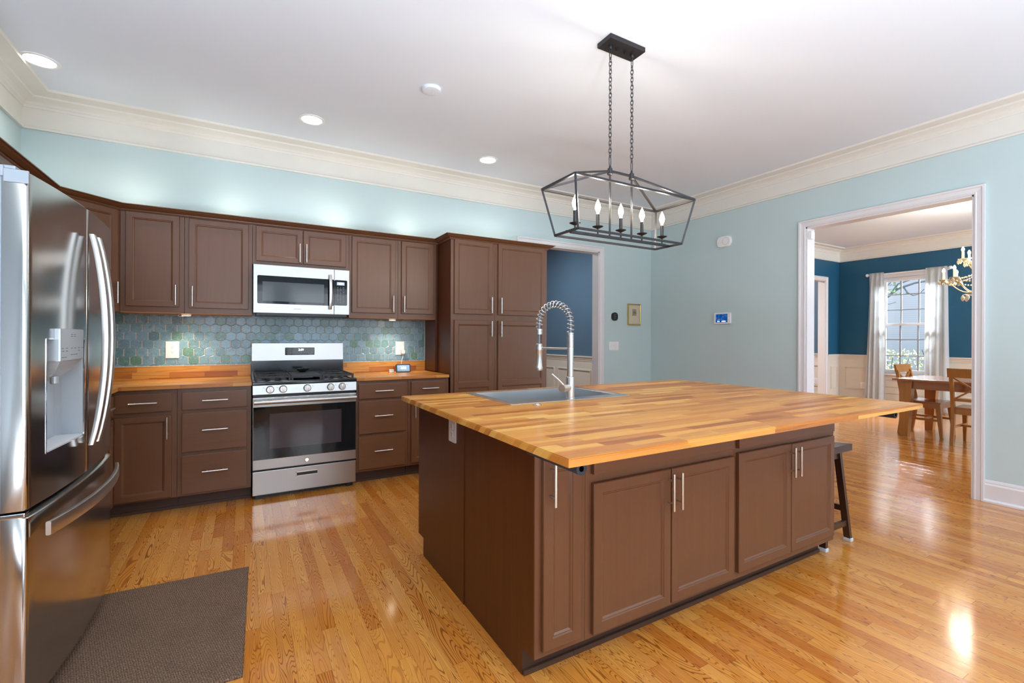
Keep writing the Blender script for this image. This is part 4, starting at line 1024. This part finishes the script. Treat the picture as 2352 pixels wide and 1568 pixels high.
# ---------------------------------------------------------------- pendant over the island
px, py = 1.952, 2.095
t = thing('island_pendant', 'dark bronze lantern-frame pendant with five candle bulbs hanging over the island', 'pendant light', (px, py, 1.83))
g = G(); g.box(px - .137, px + .137, py - .059, py + .059, 2.972, 2.9995, .003); cpn = g.done('canopy', 'bronze', t)
for dx in (-.040, .030): g = G(); g.lathe([(.006, 2.955), (.006, 2.9715)], (px + dx, py, 0), 10); g.done('screw', 'bronze', cpn, True)
for dx in (-.0870, .0855): g = G(); g.lathe([(.008, 2.952), (.011, 2.957), (.011, 2.9715)], (px + dx, py, 0), 12); g.done('chain_loop', 'bronze', cpn, True)
hubz = 2.232
def link(g, c, lz, wd, r, turn):
    n = 18; pts = []
    for k_ in range(n):
        a = 2 * PI * k_ / n; u = (wd / 2) * math.copysign(abs(math.cos(a)) ** .8, math.cos(a)); v = (lz / 2) * math.copysign(abs(math.sin(a)) ** .8, math.sin(a))
        pts.append((c[0] + u * math.cos(turn), c[1] + u * math.sin(turn), c[2] + v))
    g.tube(pts, r, 6, closed=True)
for dx in (-.087, .0855):
    g = G(); z0, z1 = hubz + .030, 2.955
    link(g, (px + dx, py, z1 - .030), .066, .022, .0024, .35); link(g, (px + dx, py, z0 + .030), .066, .022, .0024, .35)
    n = 25; za, zb = z0 + .055, z1 - .055; p_ = (zb - za) / n
    for i in range(n): link(g, (px + dx, py, za + p_ * (i + .5)), p_ + .0075, .0165, .0021, .3 + (PI / 2 if i % 2 else 0) + .12 * math.sin(i * 1.7))
    g.done('chain', 'bronze', t, True)
T = [(px - .463, py - .157), (px + .463, py - .157), (px + .463, py + .157), (px - .463, py + .157)]; zt = 2.106
Bt = [(px - .405, py - .108), (px + .405, py - .108), (px + .405, py + .108), (px - .405, py + .108)]; zb = 1.836
H_ = [(px - .087, py, hubz), (px + .0855, py, hubz)]
b = .0115
g = G()
for i in range(4):
    j = (i + 1) % 4
    g.bar((*T[i], zt), (*T[j], zt), b, b); g.bar((*Bt[i], zb), (*Bt[j], zb), b, b); g.bar((*T[i], zt), (*Bt[i], zb), b, b)
    g.bar((*T[i], zt), H_[0 if i in (0, 3) else 1], b, b)
g.bar(H_[0], H_[1], b, b)
g.done('cage', 'bronze', t)
for h in H_:
    g = G(); g.lathe([(.0145, -.022), (.0175, -.020), (.0175, -.012), (.0145, -.010), (.0145, .014), (.009, .018), (.005, .034)], h, 16); g.done('hub', 'bronze', t, True)
    g = G(); g.tube([(h[0], h[1], hubz - .02), (h[0], h[1], zb + .010)], .0058, 10); g.done('stem', 'bronze', t, True)
g = G(); g.box(px - .375, px + .375, py - .009, py + .009, zb - .002, zb + .012); g.box(px - .405, px - .370, py - .005, py + .005, zb + .001, zb + .010); g.box(px + .370, px + .405, py - .005, py + .005, zb + .001, zb + .010); g.done('cross_bar', 'bronze', t)
for dx in (-.344, -.178, .0, .174, .349):
    x = px + dx
    g = G(); g.lathe([(.005, zb + .012), (.005, 1.880), (.012, 1.883), (.031, 1.892), (.032, 1.8935), (.012, 1.889), (.0102, 1.890), (.0102, 1.964), (.001, 1.965)], (x, py, 0), 18); cn = g.done('candle', 'bronze', t, True)
    g = G(); g.lathe([(.0072, 1.965), (.0072, 1.975), (.0145, 1.992), (.0165, 2.004), (.0130, 2.024), (.0055, 2.042), (.001, 2.052)], (x, py, 0), 16); g.done('bulb', 'bulb', cn, True)
    l = bpy.data.lights.new('pendant_glow', 'POINT'); l.energy = 2.4; l.color = (1, .90, .76); l.shadow_soft_size = .018
    o = bpy.data.objects.new('pendant_glow', l); COL.objects.link(o); o.location = (x, py, 2.066)

# ---------------------------------------------------------------- ceiling fixtures
def can(lab, x, y, vis=True, e=20):
    t = thing('recessed_light', lab, 'ceiling light', (x, y, 2.99), 0, 'recessed ceiling lights')
    g = G(); g.lathe([(.098, 3.0), (.098, 2.9955), (.094, 2.994), (.080, 2.9935), (.076, 2.996)], (x, y, 0), 40, capends=False); g.done('trim_ring', 'whiteplastic', t, True)
    g = G(); g.lathe([(.0765, 2.9965), (.04, 2.9962), (.001, 2.996)], (x, y, 0), 32); g.done('lens', 'lampglow', t, True)
    l = bpy.data.lights.new('recessed_glow', 'SPOT'); l.energy = e; l.color = (1, .96, .90); l.spot_size = math.radians(140); l.spot_blend = .9; l.shadow_soft_size = .07
    o = bpy.data.objects.new('recessed_glow', l); COL.objects.link(o); o.location = (x, y, 2.985)
can('lit recessed ceiling light nearest the left corner of the room', -1.140, 4.065)
can('lit recessed ceiling light above the microwave run', .460, 4.062)
can('lit recessed ceiling light farthest right, in front of the pantry', 2.070, 4.100)
for x, y in ((-.6, .2), (1.0, -.9), (2.9, -.9), (4.2, -1.2)):
    can('lit recessed ceiling light behind the viewpoint', x, y)
g = G(); g.lathe([(.067, 2.9998), (.067, 2.988), (.062, 2.981), (.050, 2.978), (.030, 2.977), (.001, 2.977)], (1.134, 3.132, 0), 40)
g.lathe([(.004, 2.9755), (.004, 2.9775)], (1.152, 3.152, 0), 8); g.lathe([(.004, 2.9755), (.004, 2.9775)], (1.116, 3.112, 0), 8)
tag(recenter(g.done('ceiling_cover', 'ceiling', None, True), (1.134, 3.132, 2.98)), 'blank round white cover plate on the ceiling between lights and pendant', 'cover plate')

# ---------------------------------------------------------------- things on the walls
def wallx(t): return lambda g, n, m, par=None, sm=False: g.done(n, m, par or t, sm)
t = thing('smart_thermostat', 'small black rounded thermostat on the aqua wall left of the framed picture', 'thermostat', (4.276, WY, 1.535))
g = G(); g.prism(rrect(4.224, 4.328, 1.480, 1.590, .042, 8), WY - .020, WY - .004, 'Y'); g.done('case', 'blackplastic', t, True)
g = G(); g.prism(rrect(4.222, 4.330, 1.478, 1.592, .043, 8), WY - .004, WY - .0005, 'Y'); g.done('wall_plate', 'whiteplastic', t, True)
g = G()
for z in (1.560, 1.538, 1.514): g.box(4.262, 4.290, WY - .0206, WY - .0199, z - .003, z + .003)
g.done('screen_text', 'iconsd', t)
t = thing('light_switch', 'white triple light switch plate right of the hall doorway', 'switch', (4.268, WY, 1.143))
g = G(); g.prism(rrect(4.183, 4.353, 1.085, 1.200, .004), WY - .007, WY - .0005, 'Y'); g.done('plate', 'whiteplastic', t)
for x in (4.222, 4.268):
    g = G(); g.box(x - .006, x + .006, WY - .009, WY - .007, 1.130, 1.156); g.box(x - .003, x + .003, WY - .016, WY - .009, 1.143, 1.152); g.done('toggle', 'whiteplastic', t)
g = G(); g.box(4.300, 4.330, WY - .010, WY - .007, 1.112, 1.176, .002); g.done('rocker', 'whiteplastic', t)
t = thing('framed_picture', 'small portrait in a narrow gold frame on the aqua wall', 'picture', (4.633, WY, 1.573))
a0, a1, c0, c1 = 4.513, 4.752, 1.424, 1.720
g = G()
FP = [(0, 0), (0, .010), (.006, .019), (.012, .020), (.018, .013), (.018, 0)]
rings = []
for o_, th in FP: rings.append(g.ring([(x, WY - .001 - th, z) for x, z in ((a0 + o_, c0 + o_), (a1 - o_, c0 + o_), (a1 - o_, c1 - o_), (a0 + o_, c1 - o_))]))
for p, q_ in zip(rings, rings[1:]): g.skin(p, q_)
g.done('frame', 'gold', t)
g = G(); g.box(a0 + .015, a1 - .015, WY - .008, WY - .002, c0 + .015, c1 - .015); g.done('mount', 'paper', t)
k = NT('faded_sepia_print'); c, x, y, z = k.coords('Generated')
k.link(k.ramp(k.noise(c, 3.2, 3, .6), [(.30, srgb(64, 58, 50)), (.5, srgb(146, 134, 116)), (.72, srgb(182, 168, 146))]), k.b.inputs['Base Color']); k.b.inputs['Roughness'].default_value = .6
M['print'] = k.m
g = G(); g.box(4.600, 4.676, WY - .0086, WY - .0079, 1.556, 1.645); g.done('print', 'print', t)

t = thing('wall_alarm', 'white pill-shaped alarm high on the right wall', 'alarm', (WX, 3.549, 2.40))
def tilt(g, deg, cy, cz):
    m = Matrix.Translation((0, cy, cz)) @ Matrix.Rotation(math.radians(deg), 4, 'X') @ Matrix.Translation((0, -cy, -cz))
    for v in g.bm.verts: v.co = m @ v.co
    return g
g = G(); yz = [(y_, z_) for y_, z_ in rrect(3.458, 3.640, 2.338, 2.466, .052, 8)]
def xr(g, x, s_): return g.ring([(x, 3.549 + (a_ - 3.549) * s_, 2.402 + (b_ - 2.402) * s_) for a_, b_ in yz])
r0, r1, r2 = xr(g, WX - .0005, 1), xr(g, WX - .022, 1), xr(g, WX - .030, .94); g.skin(r0, r1); g.skin(r1, r2); g.cap(r2)
g.done('case', 'whiteplastic', t, True)
g = G(); g.lathe([(.043, -.0300), (.043, -.0315), (.040, -.0315), (.040, -.0300)], (WX, 3.520, 2.402), 30, 'X', capends=False); g.lathe([(.004, -.0300), (.004, -.0310), (.001, -.031)], (WX, 3.618, 2.392), 10, 'X'); g.done('speaker_ring', 'almond', t, True)
t = thing('alarm_keypad', 'white wall panel with a blue touch screen on the right wall', 'keypad', (WX, 3.569, 1.49))
g = G(); g.prism([(a_, b_) for a_, b_ in rrect(3.462, 3.676, 1.424, 1.556, .010)], WX - .024, WX - .0005, 'X'); g.done('case', 'whiteplastic', t)
k = NT('blue_touch_screen'); c, x, y, z = k.coords('Generated')
colr = k.ramp(k.noise(c, 4.5, 2), [(.3, srgb(18, 52, 112)), (.55, srgb(28, 84, 150)), (.72, srgb(86, 140, 190))])
k.link(colr, k.b.inputs['Base Color']); k.link(colr, k.b.inputs['Emission Color']); k.b.inputs['Emission Strength'].default_value = .45; k.b.inputs['Roughness'].default_value = .1
M['bluescreen'] = k.m
g = G(); g.box(WX - .0248, WX - .0239, 3.494, 3.652, 1.440, 1.540); g.done('screen', 'bluescreen', t)
g = G(); g.box(WX - .0250, WX - .0239, 3.474, 3.478, 1.487, 1.489); g.box(WX - .0252, WX - .0247, 3.60, 3.63, 1.450, 1.456); g.box(WX - .0252, WX - .0247, 3.52, 3.57, 1.449, 1.456); g.done('screen_icons', 'digits', t)
t = thing('door_sensor', 'small white sensor on the inside of the dining room doorway, near its top', 'sensor', (WX + .05, OY1 - .013, 2.30))
g = G(); g.box(WX + .012, WX + .070, 2.578, 2.6088, 2.262, 2.342, .008); g.done('case', 'whiteplastic', t, True)
g = G(); g.box(WX + .073, WX + .090, 2.584, 2.6088, 2.268, 2.336, .005); g.done('magnet', 'whiteplastic', t, True)
g = G(); g.tube([(WX + .080, 2.602, 2.30), (WX + .080, 2.606, 2.368)], .0016, 6); g.done('wire', 'whiteplastic', t, True)

# ---------------------------------------------------------------- floor mat
g = G(); c0 = [(-.605, 1.975), (-.004, 1.962), (.020, 2.880), (-.605, 2.904)]
def inset(s_, z): 
    cx = sum(p[0] for p in c0) / 4; cy = sum(p[1] for p in c0) / 4
    return g.ring([(cx + (x - cx) * s_, cy + (y - cy) * s_, z) for x, y in c0])
r0, r1, r2, r3 = inset(1, .0005), inset(1, .006), inset(.992, .010), inset(.965, .0105)
g.skin(r0, r1); g.skin(r1, r2); g.skin(r2, r3); g.cap(r3); g.cap(r0, True)
tag(recenter(g.done('floor_mat', 'mat'), (-.27, 2.43, .0005)), 'brown woven floor mat in front of the fridge', 'mat')

# ---------------------------------------------------------------- foam covered brackets under the island overhang
for lab, x, y0, y1, z in (('black foam tube on the bracket under the near left corner of the island top', .871, 1.098, 1.385, .8555), ('black foam tube on the bracket under the far right end of the island top', 2.942, 1.105, 1.60, .8525)):
    t = thing('bracket_foam', lab, 'foam tube', (x, y0, z), 0, 'foam tubes under the island top')
    g = G(); g.lathe([(.009, 0), (.0195, 0), (.0195, y1 - y0), (.009, y1 - y0)], (x, y0, z), 20, 'Y', capends=False); g.done('foam', 'foam', t, True)
    g = G(); g.lathe([(.0088, .02), (.0088, y1 - y0 - .02)], (x, y0, z), 12, 'Y'); g.done('bracket_arm', 'blackplastic', t, True)

# ---------------------------------------------------------------- bar stool beside the island
t = thing('bar_stool', 'espresso saddle stool with white foot pads under the far end of the island top', 'stool', (3.092, 1.665, 0))
sx0, sx1, sy0, sy1, sz = 2.955, 3.229, 1.432, 1.900, .605
g = G(); n = 12; up, dn = [], []
for i in range(n + 1):
    u = i / n; y = sy0 + (sy1 - sy0) * u; dip = .016 * (1 - (2 * u - 1) ** 2)
    up.append(g.ring([(sx0, y, sz - dip), (sx1, y, sz - dip)])); dn.append(g.ring([(sx0, y, sz - .040), (sx1, y, sz - .040)]))
for i in range(n):
    g.bm.faces.new([up[i][0], up[i][1], up[i + 1][1], up[i + 1][0]]); g.bm.faces.new([dn[i][1], dn[i][0], dn[i + 1][0], dn[i + 1][1]])
    g.bm.faces.new([up[i][1], dn[i][1], dn[i + 1][1], up[i + 1][1]]); g.bm.faces.new([dn[i][0], up[i][0], up[i + 1][0], dn[i + 1][0]])
for i in (0, n): g.bm.faces.new([up[i][0], dn[i][0], dn[i][1], up[i][1]])
bmesh.ops.recalc_face_normals(g.bm, faces=g.bm.faces)
g.done('seat', 'stool', t)
feet = {(-1, -1): (2.950, 1.456), (1, -1): (3.238, 1.456), (-1, 1): (2.950, 1.880), (1, 1): (3.238, 1.880)}
tops = {(-1, -1): (3.020, 1.486), (1, -1): (3.166, 1.486), (-1, 1): (3.020, 1.846), (1, 1): (3.166, 1.846)}
def at(kx, z): f, q_ = feet[kx], tops[kx]; s_ = z / .566; return (f[0] + (q_[0] - f[0]) * s_, f[1] + (q_[1] - f[1]) * s_, z)
for kx in feet:
    g = G(); g.taper(at(kx, .012), (.026, .036), at(kx, .5645), (.026, .036)); lg = g.done('leg', 'stool', t)
    g = G(); g.box(feet[kx][0] - .0165, feet[kx][0] + .0165, feet[kx][1] - .0215, feet[kx][1] + .0215, .0006, .022, .005); g.done('foot_pad', 'tape', lg)
for a, b_, z in (((-1, -1), (1, -1), .115), ((-1, 1), (1, 1), .115), ((-1, -1), (-1, 1), .200), ((1, -1), (1, 1), .200), ((-1, -1), (1, -1), .53), ((-1, 1), (1, 1), .53)):
    g = G(); g.bar(at(a, z), at(b_, z), .018, .034); g.done('rung', 'stool', t)

# ---------------------------------------------------------------- dining room furniture
t = thing('dining_table', 'honey pine dining table with thick tapered legs in the next room', 'table', (7.80, 1.95, 0))
tx0, tx1, ty0, ty1 = 7.335, 8.30, 1.02, 2.800
g = G(); g.box(tx0, tx1, ty0, ty1, .715, .742, .004); g.done('tabletop', 'pineh', t)
g = G()
for q_ in ((tx0 + .075, tx0 + .10, ty0 + .12, ty1 - .12), (tx1 - .10, tx1 - .075, ty0 + .12, ty1 - .12)): g.box(*q_, .615, .7145)
for q_ in ((tx0 + .12, tx1 - .12, ty0 + .075, ty0 + .10), (tx0 + .12, tx1 - .12, ty1 - .10, ty1 - .075)): g.box(*q_, .615, .7145)
g.done('apron', 'pineh', t)
for x, dx in ((tx0 + .095, 1), (tx1 - .095, -1)):
    for y, dy in ((ty0 + .125, 1), (ty1 - .125, -1)):
        g = G(); g.taper((x, y - .02 * dy, .001), (.088, .085), (x, y + .005 * dy, .7145), (.105, .135)); g.done('leg', 'pine', t)
def x_chair(label, loc, rz):
    """local: seat centre at 0,0; back along +y, sitter faces -y"""
    t = thing('dining_chair', label, 'chair', loc, rz, 'pine dining chairs'); kk = lambda g, n, m='pine': g.done(n, m, t, False, world=False)
    g = G(); g.prism([(-.215, -.20), (.215, -.20), (.19, .20), (-.19, .20)], .428, .448); kk(g, 'seat', 'pineh')
    for s_ in (-1, 1):
        g = G(); g.taper((s_ * .198, -.205, .001), (.026, .030), (s_ * .185, -.165, .4275), (.050, .052)); kk(g, 'leg')
        g = G(); pth = [((s_ * .190, .235, .001), .034), ((s_ * .190, .195, .30), .042), ((s_ * .190, .200, .48), .042), ((s_ * .190, .262, .835), .034)]
        rings = [g.ring([(p[0] + a * .017, p[1] + b_ * w_ / 2, p[2]) for a, b_ in ((-1, -1), (1, -1), (1, 1), (-1, 1))]) for p, w_ in pth]
        for a, b_ in zip(rings, rings[1:]): g.skin(a, b_)
        g.cap(rings[0], True); g.cap(rings[-1]); kk(g, 'leg')
    g = G(); n = 10; ra = []
    for i in range(n + 1):
        u = 2 * i / n - 1; x = .222 * u; bow_ = .030 * (1 - u * u)
        ra.append(g.ring([(x, .245 + bow_, .800), (x, .272 + bow_, .800), (x, .290 + bow_, .905), (x, .266 + bow_, .908)]))
    for a, b_ in zip(ra, ra[1:]): g.skin(a, b_)
    g.cap(ra[0], True); g.cap(ra[-1]); kk(g, 'top_rail')
    g = G(); g.bar((-.172, .258, .80), (.172, .222, .545), .016, .030, (0, 1, 0)); g.bar((.172, .262, .80), (-.172, .226, .545), .016, .030, (0, 1, 0)); kk(g, 'cross_slat')
    g = G(); g.box(-.174, .174, .205, .224, .520, .552); kk(g, 'lower_rail')
    g = G(); g.box(-.17, .17, -.185, -.165, .365, .4275); g.box(-.175, .175, .185, .205, .365, .4275); g.box(-.195, -.175, -.16, .18, .365, .4275); g.box(.175, .195, -.16, .18, .365, .4275); kk(g, 'apron')
    g = G(); g.box(-.19, -.172, -.17, .19, .20, .228); g.box(.172, .19, -.17, .19, .20, .228); g.box(-.172, .172, -.008, .010, .203, .225); kk(g, 'stretcher')
    return t
x_chair('pine cross-back chair at the head of the dining table, in front of the window', (7.80, 2.585, 0), 0)
x_chair('pine cross-back chair nearest the doorway, half hidden by the door frame', (7.475, 1.985, 0), PI / 2)

# chandelier
cx, cy = 7.80, 2.035
t = thing('crystal_chandelier', 'brass and crystal chandelier with candle bulbs over the dining table', 'chandelier', (cx, cy, 1.66))
g = G(); g.lathe([(.002, 1.70), (.02, 1.72), (.03, 1.75), (.02, 1.78), (.012, 1.82), (.035, 1.86), (.045, 1.90), (.02, 1.94), (.012, 2.02), (.03, 2.06), (.035, 2.10), (.014, 2.14), (.010, 2.24), (.022, 2.28), (.022, 2.32), (.008, 2.36), (.004, 2.42)], (cx, cy, 0), 16); g.done('centre_column', 'brass', t, True)
g = G(); g.tube([(cx, cy, 2.40), (cx, cy, 2.98)], .007, 8); g.lathe([(.06, 3.0), (.05, 2.975), (.012, 2.96)], (cx, cy, 0), 16); g.done('hanging_rod', 'brass', t, True)
drop = bpy.data.meshes.new('crystal_drop'); g = G(); g.lathe([(.001, 0), (.011, -.014), (.013, -.026), (.008, -.042), (.001, -.050)], (0, 0, 0), 8); g.bm.to_mesh(drop); g.bm.free(); drop.materials.append(M['crystal'])
dn_ = [0]
def drop_at(x, y, z, s_=1.0):
    if dn_[0] >= 96: return
    dn_[0] += 1
    o = bpy.data.objects.new('crystal_drop', drop); COL.objects.link(o); o.parent = t; o.location = (x - cx, y - cy, z - 1.66); o.scale = (s_, s_, s_)
bm_ = bpy.data.meshes.new('bead'); g = G(); g.sphere((0, 0, 0), .009, u=7, v=5); g.bm.to_mesh(bm_); g.bm.free()
def beads(p0, p1, sag, n, name='bead_strand'):
    g = G(); p0, p1 = Vector(p0), Vector(p1)
    for i in range(n + 1):
        s_ = i / n; p = p0.lerp(p1, s_) - Vector((0, 0, sag * 4 * s_ * (1 - s_))); g.sphere(p, .0105, u=6, v=5)
    g.done(name, 'crystal', t, True)
def tier(n, R, zc, zarm, a0, core):
    ends = []
    for i in range(n):
        a = a0 + 2 * PI * i / n; d = Vector((math.cos(a), math.sin(a), 0)); c = Vector((cx, cy, 0))
        pts = []
        for k_ in range(11):
            s_ = k_ / 10; r = .02 + (R - .02) * s_; z = zarm - .075 * math.sin(PI * min(1, s_ * 1.25)) + (zc - .03 - zarm) * s_ ** 3
            pts.append(c + d * r + Vector((0, 0, z)))
        g = G(); g.tube(pts, .0062, 7); g.done('arm', 'brass', t, True)
        e = c + d * R; ends.append((e.x, e.y))
        g = G(); g.lathe([(.006, zc - .034), (.020, zc - .026), (.046, zc - .008), (.050, zc), (.044, zc - .002), (.012, zc - .012)], (e.x, e.y, 0), 14); g.done('drip_pan', 'crystal', t, True)
        g = G(); g.lathe([(.0125, zc - .01), (.0125, zc + .085), (.001, zc + .086)], (e.x, e.y, 0), 12); cn = g.done('candle', 'candle', t, True)
        g = G(); g.lathe([(.007, zc + .086), (.014, zc + .102), (.016, zc + .114), (.010, zc + .132), (.001, zc + .146)], (e.x, e.y, 0), 10); g.done('bulb', 'bulb', cn, True)
        for q_ in range(4): b_ = a + q_ * PI / 2 + .5; drop_at(e.x + .045 * math.cos(b_), e.y + .045 * math.sin(b_), zc - .006, 1.25)
    for i in range(n):
        p, q_ = ends[i], ends[(i + 1) % n]; beads((*p, zc - .012), (*q_, zc - .012), .05, 10)
        beads((*p, zc - .012), (cx, cy, core), .04, 13)
tier(8, .375, 2.005, 1.90, .25, 2.12); tier(4, .245, 2.235, 2.16, .90, 2.36)
for i in range(10):
    a = 2 * PI * i / 10; drop_at(cx + .20 * math.cos(a), cy + .20 * math.sin(a), 1.80, 1.6); drop_at(cx + .10 * math.cos(a), cy + .10 * math.sin(a), 1.745, 1.7)
g = G(); g.tube([(cx + .20 * math.cos(2 * PI * i / 24), cy + .20 * math.sin(2 * PI * i / 24), 1.805) for i in range(24)], .004, 6, closed=True)
for i in range(6): a = PI / 3 * i; g.tube([(cx + .02 * math.cos(a), cy + .02 * math.sin(a), 1.87), (cx + .12 * math.cos(a), cy + .12 * math.sin(a), 1.79), (cx + .20 * math.cos(a), cy + .20 * math.sin(a), 1.805)], .004, 6)
g.done('lower_ring', 'brass', t, True); drop_at(cx, cy, 1.705, 1.8)
l = bpy.data.lights.new('chandelier_glow', 'POINT'); l.energy = 40; l.color = (1, .92, .80); l.shadow_soft_size = .3
o = bpy.data.objects.new('chandelier_glow', l); COL.objects.link(o); o.location = (cx, cy, 2.42)

# curtains
RZ = 2.437
t = thing('curtain_rod', 'white curtain rod with ball finials above the dining room window', 'curtain rod', (DX - .09, 3.67, RZ))
g = G(); g.tube([(DX - .09, 3.08, RZ), (DX - .09, 4.225, RZ)], .012, 12); g.done('rod', 'whiteplastic', t, True)
for yy in (3.06, 4.245): g = G(); g.sphere((DX - .09, yy, RZ), .030, u=14, v=10); g.done('finial', 'whiteplastic', t, True)
for yy in (3.11, 4.20): g = G(); g.box(DX - .10, DX - .0005, yy - .008, yy + .008, RZ - .03, RZ - .012); g.done('bracket', 'whiteplastic', t)
def curtain(lab, y0t, y1t, y0b, y1b, ph):
    g = G(); nz, ny = 26, 72; rows = []
    for i in range(nz + 1):
        s_ = i / nz; z = RZ + .03 - (RZ + .03 - .03) * s_; a, b_ = y0t + (y0b - y0t) * s_ ** 1.5, y1t + (y1b - y1t) * s_ ** 1.5
        rows.append([g.bm.verts.new((DX - .12 + (.012 + .016 * min(1, s_ * 6)) * math.sin(ph + u * 2 * PI * 3.5 + .8 * math.sin(2 * s_ + u * 5)) * (0.35 if s_ < .04 else 1), a + (b_ - a) * u, z)) for u in [k_ / ny for k_ in range(ny + 1)]])
    for p, q_ in zip(rows, rows[1:]):
        for k_ in range(ny): g.bm.faces.new([p[k_], p[k_ + 1], q_[k_ + 1], q_[k_]])
    o = g.done('curtain', 'curtain', None, True)
    md = o.modifiers.new('thickness', 'SOLIDIFY'); md.thickness = .0015
    tag(recenter(o, (DX - .09, (y0t + y1t) / 2, .03)), lab, 'curtain', 'sheer curtains')
curtain('white sheer curtain on the left side of the dining room window', 3.975, 4.200, 3.95, 4.275, 0)
curtain('white sheer curtain on the right side of the dining room window', 3.09, 3.375, 3.055, 3.385, 1.3)

# ---------------------------------------------------------------- outside the dining room window
g = G(); g.box(10.6, 26, -14, 20, -.5, -.44); g.done('ground', 'grass', None, kind='structure')
t = thing('neighbour_house', 'grey sided house wall outside the dining room window', 'house', (15.6, 5, -.44))
g = G(); g.box(15.0, 16.5, -6, 14, -.44, 4.2); g.done('wall', 'siding', t)
rn = random.Random(11)
def shrub(lab, x, y, z0, r, h, n, m='leaf'):
    g = G()
    for i in range(n):
        a = rn.random() * 2 * PI; q_ = rn.random() ** .5; zz = z0 + h * rn.random(); rr = r * q_ * (1 - .4 * (zz - z0) / h)
        p = Vector((x + rr * math.cos(a), y + rr * math.sin(a), zz)); d = Vector((rn.uniform(-1, 1), rn.uniform(-1, 1), rn.uniform(-.3, .9))).normalized(); e = d.cross(Vector((rn.uniform(-1, 1), rn.uniform(-1, 1), 1))).normalized()
        L = .03 + .03 * rn.random(); w_ = L * .32
        g.bm.faces.new([g.bm.verts.new(v) for v in (p, p + d * L * .5 + e * w_, p + d * L, p + d * L * .5 - e * w_)])
    t = thing('shrub', lab, 'shrub', (x, y, z0), 0, 'shrubs outside the window'); g.done('foliage', m, t)
    g = G()
    for i in range(9):
        a = 2 * PI * i / 9; g.tube([(x + .03 * math.cos(a), y + .03 * math.sin(a), z0), (x + r * .4 * math.cos(a), y + r * .4 * math.sin(a), z0 + h * .55), (x + r * .6 * math.cos(a + .4), y + r * .6 * math.sin(a + .4), z0 + h * .9)], .008, 5)
    g.done('stems', 'bark', t)
shrub('yellow green shrub outside, low in the middle of the window', 12.3, 4.55, -.44, .65, 1.45, 900)
shrub('yellow green shrub outside, low at the right of the window', 13.8, 4.30, -.44, .6, 1.6, 800)
shrub('green shrub outside, low at the left of the window', 13.4, 6.1, -.44, .8, 1.3, 800, 'leafd')
t = thing('tree', 'bare-branched tree crossing the top of the dining room window outside', 'tree', (12.6, 6.9, -.44))
g = G(); g.tube([(12.6, 6.9, -.44), (12.6, 6.85, 1.0), (12.55, 6.7, 2.2), (12.5, 6.6, 3.6)], [.11, .10, .09, .07], 9); g.done('trunk', 'bark', t, True)
for pts, r in ((((12.55, 6.7, 1.6), (12.4, 5.9, 1.85), (12.3, 5.2, 2.0), (12.3, 4.85, 2.12), (12.3, 4.6, 2.34), (12.3, 4.3, 2.44), (12.3, 3.8, 2.50)), .040), (((12.3, 4.72, 2.24), (12.2, 4.55, 2.44), (12.2, 4.35, 2.50), (12.2, 4.0, 2.62)), .022),
               (((12.3, 4.5, 2.38), (12.3, 4.42, 2.24), (12.3, 4.33, 2.18), (12.3, 4.22, 2.20), (12.3, 4.14, 2.3)), .016), (((12.35, 5.1, 2.02), (12.3, 4.9, 2.3), (12.3, 4.7, 2.52), (12.3, 4.5, 2.66)), .018), (((12.3, 4.88, 2.1), (12.3, 4.75, 2.02), (12.3, 4.62, 2.06)), .014)):
    g = G(); g.tube(pts, [r * (1 - .6 * i / (len(pts) - 1)) for i in range(len(pts))], 7); g.done('branch', 'bark', t, True)
g = G()
for i in range(420):
    p = Vector((12.25 + rn.gauss(0, .2), rn.uniform(4.45, 5.6), rn.uniform(2.25, 3.3))); d = Vector((rn.uniform(-1, 1), rn.uniform(-1, 1), rn.uniform(-1, .5))).normalized(); e = d.cross(Vector((.3, .2, 1))).normalized(); L = .08
    g.bm.faces.new([g.bm.verts.new(v) for v in (p, p + d * L * .5 + e * .024, p + d * L, p + d * L * .5 - e * .024)])
g.done('foliage', 'leafd', t)
# outside the windows behind the camera
g = G(); g.box(-14, 20, -16, -3.3, -.5, -.44); g.done('ground', 'grass', None, kind='structure')
# black cans for the fill lights added behind the viewpoint
for x, y in FLOOR_FILL:
    lab = 'unseen black fill light added on the floor behind the viewpoint'
    t = thing('floor_fill_light', lab, 'uplight', (x, y, 0), 0, 'fill lights added behind the viewpoint')
    g = G(); g.lathe([(.20, .001), (.21, .01), (.215, .255), (.225, .258), (.225, .25), (.19, .25), (.001, .245)], (x, y, 0), 30); g.done('can', 'blackplastic', t, True)
for i, (x, y) in enumerate(ABOVE):
    t = thing('cabinet_top_fill_light', 'unseen white puck light added on top of the wall cabinets for wall glow', 'light', (x, y, 2.187), 0, 'puck lights added on top of the cabinets')
    g = G(); z_ = 2.187 if x < 1.7 else 2.192; g.lathe([(.05, z_), (.05, z_ + .03), (.045, z_ + .034), (.001, z_ + .034)], (x, y, 0), 20); g.done('housing', 'whiteplastic', t, True)
bpy.context.view_layer.update()
